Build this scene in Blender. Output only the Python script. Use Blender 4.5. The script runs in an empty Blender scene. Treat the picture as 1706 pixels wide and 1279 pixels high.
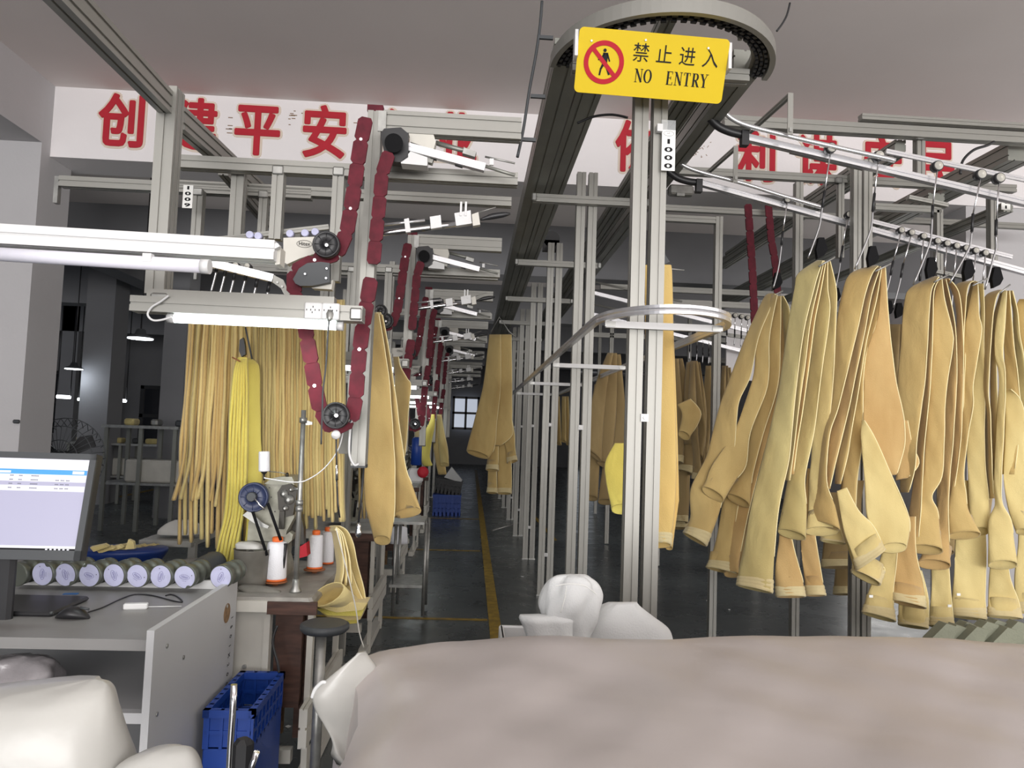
import bpy, math, random
from mathutils import Vector, Matrix
random.seed(7)
R = math.radians
scene = bpy.context.scene
COL = scene.collection

# ------------------------------------------------------------------ camera
F, CX, CY = 1230.0, 853.0, 639.5
VPX, VPY, ROLL, EYE = 784.0, 716.0, R(2.0), 1.40
yd = Vector((VPX - CX, -(VPY - CY), -F)).normalized()
hd = Vector((math.cos(ROLL), -math.sin(ROLL), 0))
zd = hd.cross(yd).normalized()
if zd.y < 0: zd = -zd
xd = yd.cross(zd).normalized()
ROT = Matrix((xd, yd, zd))                     # camera space -> world space
cam_data = bpy.data.cameras.new('camera'); cam = bpy.data.objects.new('camera', cam_data)
COL.objects.link(cam); scene.camera = cam
cam_data.sensor_fit = 'HORIZONTAL'; cam_data.sensor_width = 36.0
cam_data.lens = 36.0 * F / 1706.0; cam_data.clip_start = 0.05; cam_data.clip_end = 200
cam.matrix_world = Matrix.Translation((0, 0, EYE)) @ ROT.to_4x4()

# ------------------------------------------------------------------ world, light, exposure
vs = scene.view_settings
vs.view_transform = 'Standard'; vs.look = 'None'; vs.gamma = 1.0; vs.use_curve_mapping = False
vs.exposure = 0.0
world = bpy.data.worlds.new('world'); scene.world = world; world.use_nodes = True
bg = world.node_tree.nodes['Background']
bg.inputs[0].default_value = (0.80, 0.88, 1.0, 1); bg.inputs[1].default_value = 0.55

def area(name, loc, rot, sx, sy, power, col):
    l = bpy.data.lights.new(name, 'AREA'); l.shape = 'RECTANGLE'; l.size = sx; l.size_y = sy
    l.energy = power; l.color = col
    o = bpy.data.objects.new(name, l); COL.objects.link(o); o.location = loc; o.rotation_euler = rot
    return o
# daylight through the window front behind the photographer
area('window_daylight', (0.8, -8.5, 2.0), (R(99), 0, 0), 12.0, 3.0, 1300, (1.0, 0.97, 0.95))
# unseen overhead fill, added to brighten level surfaces near the camera
area('overhead_fill', (0.6, -0.4, 3.9), (0, 0, 0), 6.0, 2.6, 48, (1.0, 0.96, 0.94))
# unseen fill from the right, added to even out the light
area('side_fill', (5.9, 1.0, 2.2), (R(85), 0, R(75)), 4.0, 1.8, 60, (1.0, 0.95, 0.88))
# dim daylight at the far end and in the left hall
area('far_daylight', (1.0, 32.0, 2.2), (R(90), 0, R(180)), 9.0, 2.0, 50, (0.85, 0.92, 1.0))
# fill added beyond the beam to lift its ceiling and bags, no window there
area('bay_fill', (7.4, 10.0, 2.3), (R(92), 0, R(90)), 8.0, 2.0, 110, (1.0, 0.98, 0.95))
area('aisle_ceiling_fill', (-1.5, 11.0, 3.3), (R(180), 0, 0), 6.0, 8.0, 16, (1.0, 0.99, 0.96))  # added upward fill that brightens the ceiling over the aisle
area('hall_daylight', (-13.5, 12.0, 2.6), (R(90), 0, R(-90)), 5.0, 1.6, 30, (0.8, 0.86, 1.0))

def P(px, py, d):
    v = ROT @ Vector((px - CX, -(py - CY), -F))
    return Vector((0, 0, EYE)) + v * (d / v.y)
def PZ(px, py, z):
    v = ROT @ Vector((px - CX, -(py - CY), -F))
    return Vector((0, 0, EYE)) + v * ((z - EYE) / v.z)

# ------------------------------------------------------------------ materials
def mat(name, col, rough=0.5, metal=0.0, noise=0.0, nscale=8.0, bump=0.0, bscale=60.0, emit=None, estr=0.0, col2=None,
        spec=0.5, sheen=0.0, alpha=1.0, trans=0.0, stretch=(1, 1, 1)):
    m = bpy.data.materials.new(name); m.use_nodes = True
    nt = m.node_tree; b = nt.nodes['Principled BSDF']
    b.inputs['Base Color'].default_value = (*col, 1); b.inputs['Roughness'].default_value = rough
    b.inputs['Metallic'].default_value = metal; b.inputs['Specular IOR Level'].default_value = spec
    if sheen: b.inputs['Sheen Weight'].default_value = sheen
    if alpha < 1: b.inputs['Alpha'].default_value = alpha
    if trans: b.inputs['Transmission Weight'].default_value = trans
    tc = nt.nodes.new('ShaderNodeTexCoord')
    if noise or col2:
        mp = nt.nodes.new('ShaderNodeMapping'); mp.inputs['Scale'].default_value = stretch
        n = nt.nodes.new('ShaderNodeTexNoise'); n.inputs['Scale'].default_value = nscale; n.inputs['Detail'].default_value = 5
        r = nt.nodes.new('ShaderNodeValToRGB')
        c2 = col2 or tuple(c * (1 - noise) for c in col)
        r.color_ramp.elements[0].position = 0.35; r.color_ramp.elements[1].position = 0.68
        r.color_ramp.elements[0].color = (*c2, 1); r.color_ramp.elements[1].color = (*col, 1)
        nt.links.new(tc.outputs['Object'], mp.inputs[0]); nt.links.new(mp.outputs[0], n.inputs['Vector'])
        nt.links.new(n.outputs['Fac'], r.inputs[0]); nt.links.new(r.outputs[0], b.inputs['Base Color'])
    if bump:
        n2 = nt.nodes.new('ShaderNodeTexNoise'); n2.inputs['Scale'].default_value = bscale; n2.inputs['Detail'].default_value = 4
        bp = nt.nodes.new('ShaderNodeBump'); bp.inputs['Strength'].default_value = bump; bp.inputs['Distance'].default_value = 0.01
        nt.links.new(tc.outputs['Object'], n2.inputs['Vector'])
        nt.links.new(n2.outputs['Fac'], bp.inputs['Height']); nt.links.new(bp.outputs[0], b.inputs['Normal'])
    if emit:
        b.inputs['Emission Color'].default_value = (*emit, 1); b.inputs['Emission Strength'].default_value = estr
    return m

M = {}
M['alu'] = mat('anodised_aluminium', (0.315, 0.31, 0.285), 0.42, 0.35, 0.06, 3)
M['alub'] = mat('bright_aluminium', (0.76, 0.76, 0.78), 0.26, 0.75)
M['alud'] = mat('dark_aluminium', (0.30, 0.305, 0.275), 0.45, 0.5, 0.15, 4)
M['chrome'] = mat('chrome', (0.82, 0.82, 0.84), 0.14, 1.0)
M['steel'] = mat('dull_steel', (0.42, 0.42, 0.40), 0.4, 0.7, 0.3, 20)
M['black'] = mat('black_plastic', (0.018, 0.018, 0.020), 0.42)
M['charcoal'] = mat('charcoal_plastic', (0.05, 0.055, 0.06), 0.5)
M['red'] = mat('crimson_link_plates', (0.125, 0.010, 0.022), 0.6, 0, 0.35, 30, spec=0.25)
M['redp'] = mat('red_paint', (0.48, 0.012, 0.028), 0.7, 0, 0.1, 6)
M['cream'] = mat('cream_backing', (0.72, 0.62, 0.52), 0.7)
M['white'] = mat('white_plastic', (0.66, 0.66, 0.66), 0.4)
M['offw'] = mat('offwhite_enamel', (0.62, 0.60, 0.54), 0.45, 0, 0.1, 9)
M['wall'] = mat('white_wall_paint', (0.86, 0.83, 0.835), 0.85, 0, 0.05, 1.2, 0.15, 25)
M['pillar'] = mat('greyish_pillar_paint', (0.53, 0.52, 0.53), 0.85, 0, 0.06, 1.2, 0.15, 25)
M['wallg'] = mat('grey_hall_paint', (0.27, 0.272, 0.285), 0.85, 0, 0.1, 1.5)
M['ceil'] = mat('ceiling_paint', (0.78, 0.72, 0.70), 0.9, 0, 0.06, 0.8)
M['ceild'] = mat('hall_ceiling_paint', (0.34, 0.34, 0.34), 0.9, 0, 0.08, 0.8)
M['dark'] = mat('dark_glass', (0.02, 0.022, 0.028), 0.15)
M['yel'] = mat('floor_line_paint', (0.42, 0.27, 0.03), 0.5, 0, 0.5, 14)
M['sign'] = mat('yellow_sign_plastic', (0.64, 0.46, 0.012), 0.5, spec=0.15)
M['signred'] = mat('sign_red_print', (0.42, 0.008, 0.022), 0.5, spec=0.15)
M['ink'] = mat('black_print', (0.012, 0.012, 0.014), 0.6, spec=0.15)
M['blueink'] = mat('blue_print', (0.10, 0.09, 0.30), 0.5)
M['tag'] = mat('white_tag_card', (0.85, 0.85, 0.82), 0.5)
M['clear'] = mat('clear_plastic', (0.85, 0.88, 0.9), 0.1, alpha=0.22)
M['disc'] = mat('lavender_disc_label', (0.56, 0.57, 0.78), 0.45, 0, 0.12, 40)
M['discb'] = mat('olive_grey_wheel_body', (0.12, 0.13, 0.11), 0.35, 0.3)
M['lam'] = mat('grey_laminate', (0.50, 0.505, 0.515), 0.5, 0, 0.04, 3)
M['lamt'] = mat('grey_desk_top', (0.27, 0.265, 0.26), 0.42, 0, 0.12, 5)
M['wood'] = mat('dark_worn_wood', (0.10, 0.045, 0.03), 0.6, 0, 0.5, 10, stretch=(1, 1, 6))
M['chip'] = mat('chipboard', (0.30, 0.18, 0.09), 0.8, 0, 0.4, 60)
M['tabtop'] = mat('worn_table_top', (0.36, 0.34, 0.31), 0.5, 0, 0.35, 12)
M['mach'] = mat('sewing_machine_enamel', (0.34, 0.335, 0.27), 0.42, 0.1, 0.35, 22)
M['grime'] = mat('oily_black_metal', (0.03, 0.027, 0.022), 0.4, 0.5)
M['navy'] = mat('navy_painted_wheel', (0.025, 0.035, 0.085), 0.4)
M['thread'] = mat('white_thread', (0.82, 0.82, 0.86), 0.75, 0, 0, 1, 0.3, 240)
M['orange'] = mat('orange_cone_cap', (0.80, 0.16, 0.03), 0.5)
M['rust'] = mat('brown_spool_plate', (0.28, 0.10, 0.04), 0.6)
M['pot'] = mat('grey_tin', (0.20, 0.19, 0.165), 0.6, 0.1, 0.3, 14)
M['blue'] = mat('blue_crate_plastic', (0.010, 0.055, 0.32), 0.4, 0, 0.1, 6)
M['bluec'] = mat('blue_bin_plastic', (0.008, 0.03, 0.16), 0.4)
M['bluel'] = mat('blue_screen_bar', (0.05, 0.25, 0.8), 0.4, emit=(0.05, 0.25, 0.8), estr=0.5)
M['scr'] = mat('lavender_screen', (0.3, 0.3, 0.4), 0.3, emit=(0.40, 0.39, 0.52), estr=0.42)
M['scrw'] = mat('white_screen_area', (0.5, 0.5, 0.5), 0.3, emit=(0.76, 0.76, 0.92), estr=0.6)
M['scrd'] = mat('screen_text', (0.1, 0.1, 0.12), 0.3, emit=(0.15, 0.16, 0.25), estr=0.5)
M['foil'] = mat('matte_white_woven_foil', (0.50, 0.455, 0.44), 0.38, 0, 0.05, 2.5, 0.25, 7)
M['foilw'] = mat('white_satin_sack', (0.46, 0.455, 0.43), 0.32, 0, 0.03, 3, 0.3, 9)
M['fwhite'] = mat('white_felt', (0.68, 0.69, 0.69), 0.9, 0, 0.02, 4, 0.2, 200, sheen=0.2)
M['lamp'] = mat('lit_tube', (1, 1, 1), 0.3, emit=(0.86, 1.0, 0.97), estr=6)
M['lampf'] = mat('lit_far_tube', (1, 1, 1), 0.3, emit=(0.9, 0.96, 1.0), estr=4)
M['tubeoff'] = mat('tube_diffuser', (0.80, 0.79, 0.88), 0.3)
M['pink'] = mat('pink_plastic', (0.6, 0.12, 0.14), 0.5)
M['winlit'] = mat('bright_window_glass', (0.5, 0.55, 0.6), 0.2, emit=(0.72, 0.80, 0.95), estr=0.5)
M['olive'] = mat('olive_canvas', (0.26, 0.27, 0.20), 0.9, 0, 0.2, 6, 0.3, 150)
M['rub'] = mat('black_rubber', (0.008, 0.008, 0.009), 0.8, spec=0.15)
def fab(name, c, c2):
    m = mat(name, c, 0.88, 0, 0, 4.5, 0.22, 220, col2=tuple(v * f for v, f in zip(c2, (.92, .86, .80))), sheen=0.25, spec=0.25, stretch=(1, 1, 0.35))
    nt = m.node_tree; b = nt.nodes['Principled BSDF']; fine = b.inputs['Normal'].links[0].from_node
    tc = nt.nodes.new('ShaderNodeTexCoord'); mp = nt.nodes.new('ShaderNodeMapping'); mp.inputs['Scale'].default_value = (1.6, 1.6, .7); mp.inputs['Rotation'].default_value = (0.2, 0.25, 0)
    n = nt.nodes.new('ShaderNodeTexNoise'); n.inputs['Scale'].default_value = 5.5; n.inputs['Detail'].default_value = 2; n.inputs['Distortion'].default_value = .6
    bp = nt.nodes.new('ShaderNodeBump'); bp.inputs['Strength'].default_value = .30; bp.inputs['Distance'].default_value = .035
    nt.links.new(tc.outputs['Object'], mp.inputs[0]); nt.links.new(mp.outputs[0], n.inputs['Vector']); nt.links.new(n.outputs['Fac'], bp.inputs['Height'])
    nt.links.new(bp.outputs[0], fine.inputs['Normal'])
    return m
M['t'] = fab('tan_filter_felt', (0.63, 0.475, 0.20), (0.52, 0.385, 0.16))
M['o'] = fab('orange_tan_filter_felt', (0.60, 0.42, 0.185), (0.52, 0.355, 0.15))
M['y'] = fab('pale_yellow_filter_felt', (0.74, 0.62, 0.29), (0.64, 0.53, 0.24))
M['g'] = fab('straw_filter_felt', (0.60, 0.51, 0.23), (0.51, 0.43, 0.19))
M['Y'] = fab('bright_yellow_filter_felt', (0.78, 0.70, 0.17), (0.68, 0.60, 0.14))
M['H'] = fab('warm_yellow_filter_felt', (0.74, 0.55, 0.21), (0.68, 0.49, 0.18))
M['d'] = fab('shaded_filter_felt', (0.44, 0.33, 0.16), (0.36, 0.27, 0.13))  # tan felt darkened: shade on rear and inner layers put into the colour
M['w'] = fab('cream_cuff_band', (0.70, 0.61, 0.36), (0.62, 0.54, 0.31))
M['e'] = mat('felt_edge_highlight', (0.86, 0.75, 0.42), 0.8)  # paler than the felt: light on the folds painted in, edge less soiled
M['rod'] = mat('grey_steel_rod', (0.42, 0.42, 0.43), 0.3, 0.9)

# floor: dark polished concrete
def floor_mat():
    m = mat('dark_polished_concrete', (0.060, 0.068, 0.074), 0.2)
    nt = m.node_tree; b = nt.nodes['Principled BSDF']
    tc = nt.nodes.new('ShaderNodeTexCoord')
    n = nt.nodes.new('ShaderNodeTexNoise'); n.inputs['Scale'].default_value = 0.9; n.inputs['Detail'].default_value = 8
    r = nt.nodes.new('ShaderNodeValToRGB')
    r.color_ramp.elements[0].color = (0.050, 0.057, 0.060, 1); r.color_ramp.elements[1].color = (0.125, 0.143, 0.148, 1)
    r.color_ramp.elements[0].position = 0.3; r.color_ramp.elements[1].position = 0.75
    rr = nt.nodes.new('ShaderNodeValToRGB')
    rr.color_ramp.elements[0].color = (0.16, 0.16, 0.16, 1); rr.color_ramp.elements[1].color = (0.42, 0.42, 0.42, 1)
    n2 = nt.nodes.new('ShaderNodeTexNoise'); n2.inputs['Scale'].default_value = 6; n2.inputs['Detail'].default_value = 6
    nt.links.new(tc.outputs['Object'], n.inputs['Vector']); nt.links.new(tc.outputs['Object'], n2.inputs['Vector'])
    nt.links.new(n.outputs['Fac'], r.inputs[0]); nt.links.new(r.outputs[0], b.inputs['Base Color'])
    nt.links.new(n2.outputs['Fac'], rr.inputs[0]); nt.links.new(rr.outputs[0], b.inputs['Roughness'])
    return m
M['floor'] = floor_mat()

# ------------------------------------------------------------------ mesh helpers
ROOTLOC = {}
class MB:
    def __init__(s): s.v = []; s.f = []; s.sm = []
    def add(s, vs, fs, smooth=False):
        o = len(s.v); s.v += [Vector(v) for v in vs]
        for f in fs: s.f.append([i + o for i in f]); s.sm.append(smooth)
        return s
    def box(s, c, size, rot=None):
        hx, hy, hz = size[0] / 2, size[1] / 2, size[2] / 2; c = Vector(c)
        vs = [Vector((x, y, z)) for x in (-hx, hx) for y in (-hy, hy) for z in (-hz, hz)]
        if rot is not None: vs = [rot @ v for v in vs]
        return s.add([v + c for v in vs], [(0, 1, 3, 2), (4, 6, 7, 5), (0, 4, 5, 1), (2, 3, 7, 6), (0, 2, 6, 4), (1, 5, 7, 3)])
    def rbox(s, c, size, r=0.004, rot=None):
        # box with chamfered vertical section (octagonal) used where a soft edge reads
        hx, hy, hz = size[0] / 2, size[1] / 2, size[2] / 2; r = min(r, hx * .9, hy * .9, hz * .9); c = Vector(c)
        def ring(ix, iy, z): return [(-ix + r, -iy, z), (ix - r, -iy, z), (ix, -iy + r, z), (ix, iy - r, z), (ix - r, iy, z), (-ix + r, iy, z), (-ix, iy - r, z), (-ix, -iy + r, z)]
        rings = [ring(hx - r * .7, hy - r * .7, -hz), ring(hx, hy, -hz + r), ring(hx, hy, hz - r), ring(hx - r * .7, hy - r * .7, hz)]
        vs = [Vector(p) for rg in rings for p in rg]
        if rot is not None: vs = [rot @ v for v in vs]
        fs = [tuple(range(7, -1, -1)), tuple(range(24, 32))]
        for k in range(3):
            for i in range(8): fs.append((k * 8 + i, k * 8 + (i + 1) % 8, k * 8 + 8 + (i + 1) % 8, k * 8 + 8 + i))
        return s.add([v + c for v in vs], fs)
    def cyl(s, p0, p1, r0, r1=None, n=16, caps=True):
        p0, p1 = Vector(p0), Vector(p1); r1 = r0 if r1 is None else r1
        a = (p1 - p0).normalized(); u = a.orthogonal().normalized(); w = a.cross(u)
        vs = []
        for p, r in ((p0, r0), (p1, r1)):
            for i in range(n):
                t = 2 * math.pi * i / n; vs.append(p + (u * math.cos(t) + w * math.sin(t)) * r)
        fs = [(i, (i + 1) % n, n + (i + 1) % n, n + i) for i in range(n)]
        s.add(vs, fs, True)
        if caps: s.add(vs, [tuple(range(n - 1, -1, -1)), tuple(range(n, 2 * n))])
        return s
    def lathe(s, base, axis, prof, n=20, smooth=True):
        base = Vector(base); a = Vector(axis).normalized(); u = a.orthogonal().normalized(); w = a.cross(u); vs = []; fs = []
        for r, h in prof:
            for i in range(n):
                t = 2 * math.pi * i / n; vs.append(base + a * h + (u * math.cos(t) + w * math.sin(t)) * max(r, 1e-4))
        for k in range(len(prof) - 1):
            for i in range(n): fs.append((k * n + i, k * n + (i + 1) % n, (k + 1) * n + (i + 1) % n, (k + 1) * n + i))
        fs2 = [tuple(range(n - 1, -1, -1)), tuple(range((len(prof) - 1) * n, len(prof) * n))]
        s.add(vs, fs, smooth); s.add(vs, fs2)
        return s
    def tube(s, pts, r, n=8, rs=None):
        pts = [Vector(p) for p in pts]; vs = []; fs = []; N = len(pts); u = None
        for k, p in enumerate(pts):
            t = (pts[min(k + 1, N - 1)] - pts[max(k - 1, 0)]).normalized()
            u = t.orthogonal().normalized() if u is None else (u - t * u.dot(t)).normalized()
            w = t.cross(u); rr = rs[k] if rs else r
            for i in range(n):
                a = 2 * math.pi * i / n; vs.append(p + (u * math.cos(a) + w * math.sin(a)) * rr)
        for k in range(N - 1):
            for i in range(n): fs.append((k * n + i, k * n + (i + 1) % n, (k + 1) * n + (i + 1) % n, (k + 1) * n + i))
        s.add(vs, fs, True); s.add(vs, [tuple(range(n - 1, -1, -1)), tuple(range((N - 1) * n, N * n))])
        return s
    def prism(s, poly, off):
        n = len(poly); poly = [Vector(p) for p in poly]; off = Vector(off)
        vs = poly + [p + off for p in poly]
        return s.add(vs, [tuple(range(n - 1, -1, -1)), tuple(range(n, 2 * n))] + [(i, (i + 1) % n, n + (i + 1) % n, n + i) for i in range(n)])
    def prof(s, p0, p1, w, h=None, up=(0, 0, 1), slots=None):
        """slotted aluminium extrusion from p0 to p1: w across, h along 'up'"""
        h = h or w; p0, p1 = Vector(p0), Vector(p1); a = (p1 - p0).normalized(); up = Vector(up)
        x = a.cross(up)
        if x.length < 1e-3: x = a.cross(Vector((0, 1, 0)))
        x.normalize(); z = x.cross(a).normalized()
        def side(L, n):
            q = []; g, dp = min(0.009, L * .16), min(0.006, L * .14)
            for k in range(n):
                c = -L / 2 + L * (k + .5) / n; q += [(c - g / 2, 0), (c - g / 2, -dp), (c + g / 2, -dp), (c + g / 2, 0)]
            return q
        nw, nh = (1 if w < 0.07 else 2), (1 if h < 0.07 else 2)
        if slots: nw, nh = slots
        q = [(-w / 2, -h / 2)] + [(t, -h / 2 - e) for t, e in side(w, nw)] + [(w / 2, -h / 2)]
        q += [(w / 2 + e, t) for t, e in side(h, nh)] + [(w / 2, h / 2)]
        q += [(-t, h / 2 + e) for t, e in side(w, nw)] + [(-w / 2, h / 2)]
        q += [(-w / 2 - e, -t) for t, e in side(h, nh)]
        q = [(max(-w / 2, min(w / 2, xx)), max(-h / 2, min(h / 2, zz))) for xx, zz in q]
        q2 = []
        for (xx, zz) in q: q2.append((xx, zz))
        n = len(q2); vs = [p + x * xx + z * zz for p in (p0, p1) for xx, zz in q2]
        return s.add(vs, [(i, (i + 1) % n, n + (i + 1) % n, n + i) for i in range(n)] + [tuple(range(n - 1, -1, -1)), tuple(range(n, 2 * n))])
    def build(s, name, m, parent=None):
        me = bpy.data.meshes.new(name)
        if parent is not None:
            off = ROOTLOC[parent.name]
        else:
            lo = Vector((min(v.x for v in s.v), min(v.y for v in s.v), min(v.z for v in s.v)))
            hi = Vector((max(v.x for v in s.v), max(v.y for v in s.v), max(v.z for v in s.v)))
            off = Vector(((lo.x + hi.x) / 2, (lo.y + hi.y) / 2, lo.z))
        me.from_pydata([v - off for v in s.v], [], s.f); me.materials.append(M[m] if isinstance(m, str) else m)
        me.polygons.foreach_set('use_smooth', s.sm)
        import bmesh as _b
        b = _b.new(); b.from_mesh(me); _b.ops.remove_doubles(b, verts=b.verts, dist=1e-6); _b.ops.recalc_face_normals(b, faces=b.faces); b.to_mesh(me); b.free()
        me.update()
        o = bpy.data.objects.new(name, me); COL.objects.link(o)
        if parent is not None: o.parent = parent; ROOTLOC[o.name] = off
        else: o.location = off; ROOTLOC[o.name] = off
        return o

def tag(o, label, cat=None, group=None, kind=None):
    if label: o['label'] = label
    if cat: o['category'] = cat
    if group: o['group'] = group
    if kind: o['kind'] = kind
    return o
def thing(name, label, cat, loc=(0, 0, 0), group=None):
    o = bpy.data.objects.new(name, None); COL.objects.link(o); o.location = loc; o.empty_display_size = 0.05
    ROOTLOC[o.name] = Vector(loc); return tag(o, label, cat, group)
def struct(name, mb, m): return tag(mb.build(name, m), None, None, None, 'structure')
def copy_tree(o, shift, parent=None):
    c = o.copy(); COL.objects.link(c)
    if parent is not None: c.parent = parent
    else: c.location = o.location + Vector(shift)
    for ch in o.children: copy_tree(ch, shift, c)
    return c
def text(name, body, m, parent, mtx, size, ext=0.0008, offset=0.0, xs=1.0, shear=0.0, grow=0.0, ys=1.0):
    cu = bpy.data.curves.new(name, 'FONT'); cu.body = body; cu.size = size; cu.extrude = ext; cu.offset = offset
    cu.align_x = 'CENTER'; cu.align_y = 'CENTER'; cu.shear = shear; cu.resolution_u = 3
    cu.materials.append(M[m]); tmp = bpy.data.objects.new('tmp', cu); COL.objects.link(tmp)
    bpy.context.view_layer.update()
    me = bpy.data.meshes.new_from_object(tmp.evaluated_get(bpy.context.evaluated_depsgraph_get()))
    bpy.data.objects.remove(tmp); bpy.data.curves.remove(cu)
    if not me.materials: me.materials.append(M[m])
    o = bpy.data.objects.new(name, me); COL.objects.link(o)
    if grow:
        vs = [v.co.copy() for v in me.vertices]; fs = [tuple(p.vertices) for p in me.polygons]; V, Fc = [], []
        sh = [(0, 0)] + [(grow * math.cos(R(a)), grow * math.sin(R(a))) for a in range(0, 360, 30)]
        if grow > .025: sh += [(grow * .5 * math.cos(R(a)), grow * .5 * math.sin(R(a))) for a in range(0, 360, 60)]
        for kk, (dx, dy) in enumerate(sh):
            b = len(V); V += [v + Vector((dx / xs, dy / ys, -kk * .00012)) for v in vs]; Fc += [[i + b for i in f] for f in fs]
        m2 = bpy.data.meshes.new(name); m2.from_pydata(V, [], Fc); m2.materials.append(M[m]); o.data = m2
    mt = mtx @ Matrix.Diagonal((xs, ys, 1, 1))
    if parent is not None:
        o.parent = parent; mt = Matrix.Translation(-ROOTLOC[parent.name]) @ mt
    o.matrix_basis = mt
    return o
def frame(origin, right, up):
    r = Vector(right).normalized(); u = Vector(up); u = (u - r * u.dot(r)).normalized(); n = r.cross(u)
    m = Matrix((r, u, n)).transposed().to_4x4(); m.translation = Vector(origin); return m
def catmull(pts, n):
    out = []; N = len(pts)
    for i in range(N - 1):
        p0, p1, p2, p3 = pts[max(i - 1, 0)], pts[i], pts[i + 1], pts[min(i + 2, N - 1)]
        for k in range(n):
            t = k / n
            out.append(0.5 * ((2 * p1) + (p2 - p0) * t + (2 * p0 - 5 * p1 + 4 * p2 - p3) * t * t + (3 * p1 - p0 - 3 * p2 + p3) * t ** 3))
    out.append(pts[-1]); return out
def pxs(L, d): return [P(a[0], a[1], a[2] if len(a) > 2 else d) for a in L]

# ================================================================== THE ROOM
ZC = 4.05
struct('floor', MB().box((0, 13, -0.05), (34, 44, 0.1)), 'floor')
struct('ceiling', MB().box((0, 13, ZC + 0.05), (34, 44, 0.1)), 'ceil')
YB = 6.0
zb = 3.47
bl = P(78, 265, YB).x; br = P(1640, 330, YB).x
struct('wall_front_beam', MB().box(((bl + 7.6) / 2, YB + 0.2, (ZC + zb) / 2), (7.6 - bl, 0.4, ZC - zb)), 'wall')
# left pillar: bright front face and a shaded side face, with a narrow return
x0 = P(65, 300, 5.88).x
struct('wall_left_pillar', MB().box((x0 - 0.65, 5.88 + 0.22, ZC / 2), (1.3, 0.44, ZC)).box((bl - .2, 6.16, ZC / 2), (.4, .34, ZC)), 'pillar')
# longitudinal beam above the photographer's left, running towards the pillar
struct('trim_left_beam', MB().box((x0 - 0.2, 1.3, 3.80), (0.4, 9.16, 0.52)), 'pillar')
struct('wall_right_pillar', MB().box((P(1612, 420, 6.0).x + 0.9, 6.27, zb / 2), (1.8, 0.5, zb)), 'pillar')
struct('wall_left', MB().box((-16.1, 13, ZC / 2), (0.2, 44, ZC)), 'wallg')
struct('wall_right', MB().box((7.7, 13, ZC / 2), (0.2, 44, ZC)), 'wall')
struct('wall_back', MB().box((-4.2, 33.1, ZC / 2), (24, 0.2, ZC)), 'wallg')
# cross beams of the hall behind, and its pillars
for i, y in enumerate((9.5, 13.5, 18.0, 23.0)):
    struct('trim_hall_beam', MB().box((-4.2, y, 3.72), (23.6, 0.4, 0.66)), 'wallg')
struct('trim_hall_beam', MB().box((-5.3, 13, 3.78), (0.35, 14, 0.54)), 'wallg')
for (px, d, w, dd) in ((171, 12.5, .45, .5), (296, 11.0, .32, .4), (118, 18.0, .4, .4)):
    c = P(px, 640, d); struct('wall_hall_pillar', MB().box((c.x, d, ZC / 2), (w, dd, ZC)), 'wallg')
# dark windows in the hall and the lit window at the end of the aisle
def win(name, cx, y, cz, w, h, nx, ny, glass):
    o = MB().box((cx, y, cz), (w, 0.03, h)).build(name, glass); o['kind'] = 'structure'
    f = MB()
    for i in range(nx + 1): f.box((cx - w / 2 + w * i / nx, y - 0.03, cz), (0.09, 0.05, h + .09))
    for i in range(ny + 1): f.box((cx, y - 0.03, cz - h / 2 + h * i / ny), (w + .09, 0.05, 0.09))
    f.build('window_frame', 'black', o)
c = P(776, 688, 30.0)
win('window_1', c.x, 30.0, c.z + .0, 1.0, 1.25, 2, 2, 'winlit')
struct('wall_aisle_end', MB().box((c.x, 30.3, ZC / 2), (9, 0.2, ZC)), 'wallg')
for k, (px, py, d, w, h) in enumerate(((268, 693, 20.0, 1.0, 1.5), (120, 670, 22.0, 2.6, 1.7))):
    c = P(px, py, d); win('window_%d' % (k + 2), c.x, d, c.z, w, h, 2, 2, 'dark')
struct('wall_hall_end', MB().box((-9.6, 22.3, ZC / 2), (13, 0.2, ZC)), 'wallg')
# painted floor lines (thin paint layers)
def fline(a, b, w):
    a = Vector((a[0], a[1], 0.002)); b = Vector((b[0], b[1], 0.002)); d = (b - a).normalized(); n = Vector((-d.y, d.x, 0)) * w / 2
    m = MB().prism([a - n, b - n, b + n, a + n], (0, 0, 0.002)); struct('floor_line', m, 'yel')
fa = PZ(826, 1055, 0); fline((fa.x, fa.y - 1.5), (PZ(799, 830, 0).x, 26), 0.085)
g = PZ(812, 1033, 0); fline((g.x, g.y), (-1.2, g.y + .02), 0.05)
g = PZ(800, 918, 0); fline((g.x, g.y), (-1.2, g.y), 0.05)
g = PZ(800, 865, 0); fline((g.x, g.y), (-1.2, g.y), 0.05)
g = PZ(925, 900, 0); fline((g.x, g.y), (g.x - .05, g.y + 3), 0.05)
g1 = PZ(150, 838, 0); g2 = PZ(290, 808, 0); fline((g1.x, g1.y), (g2.x, g2.y), 0.09)

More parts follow.
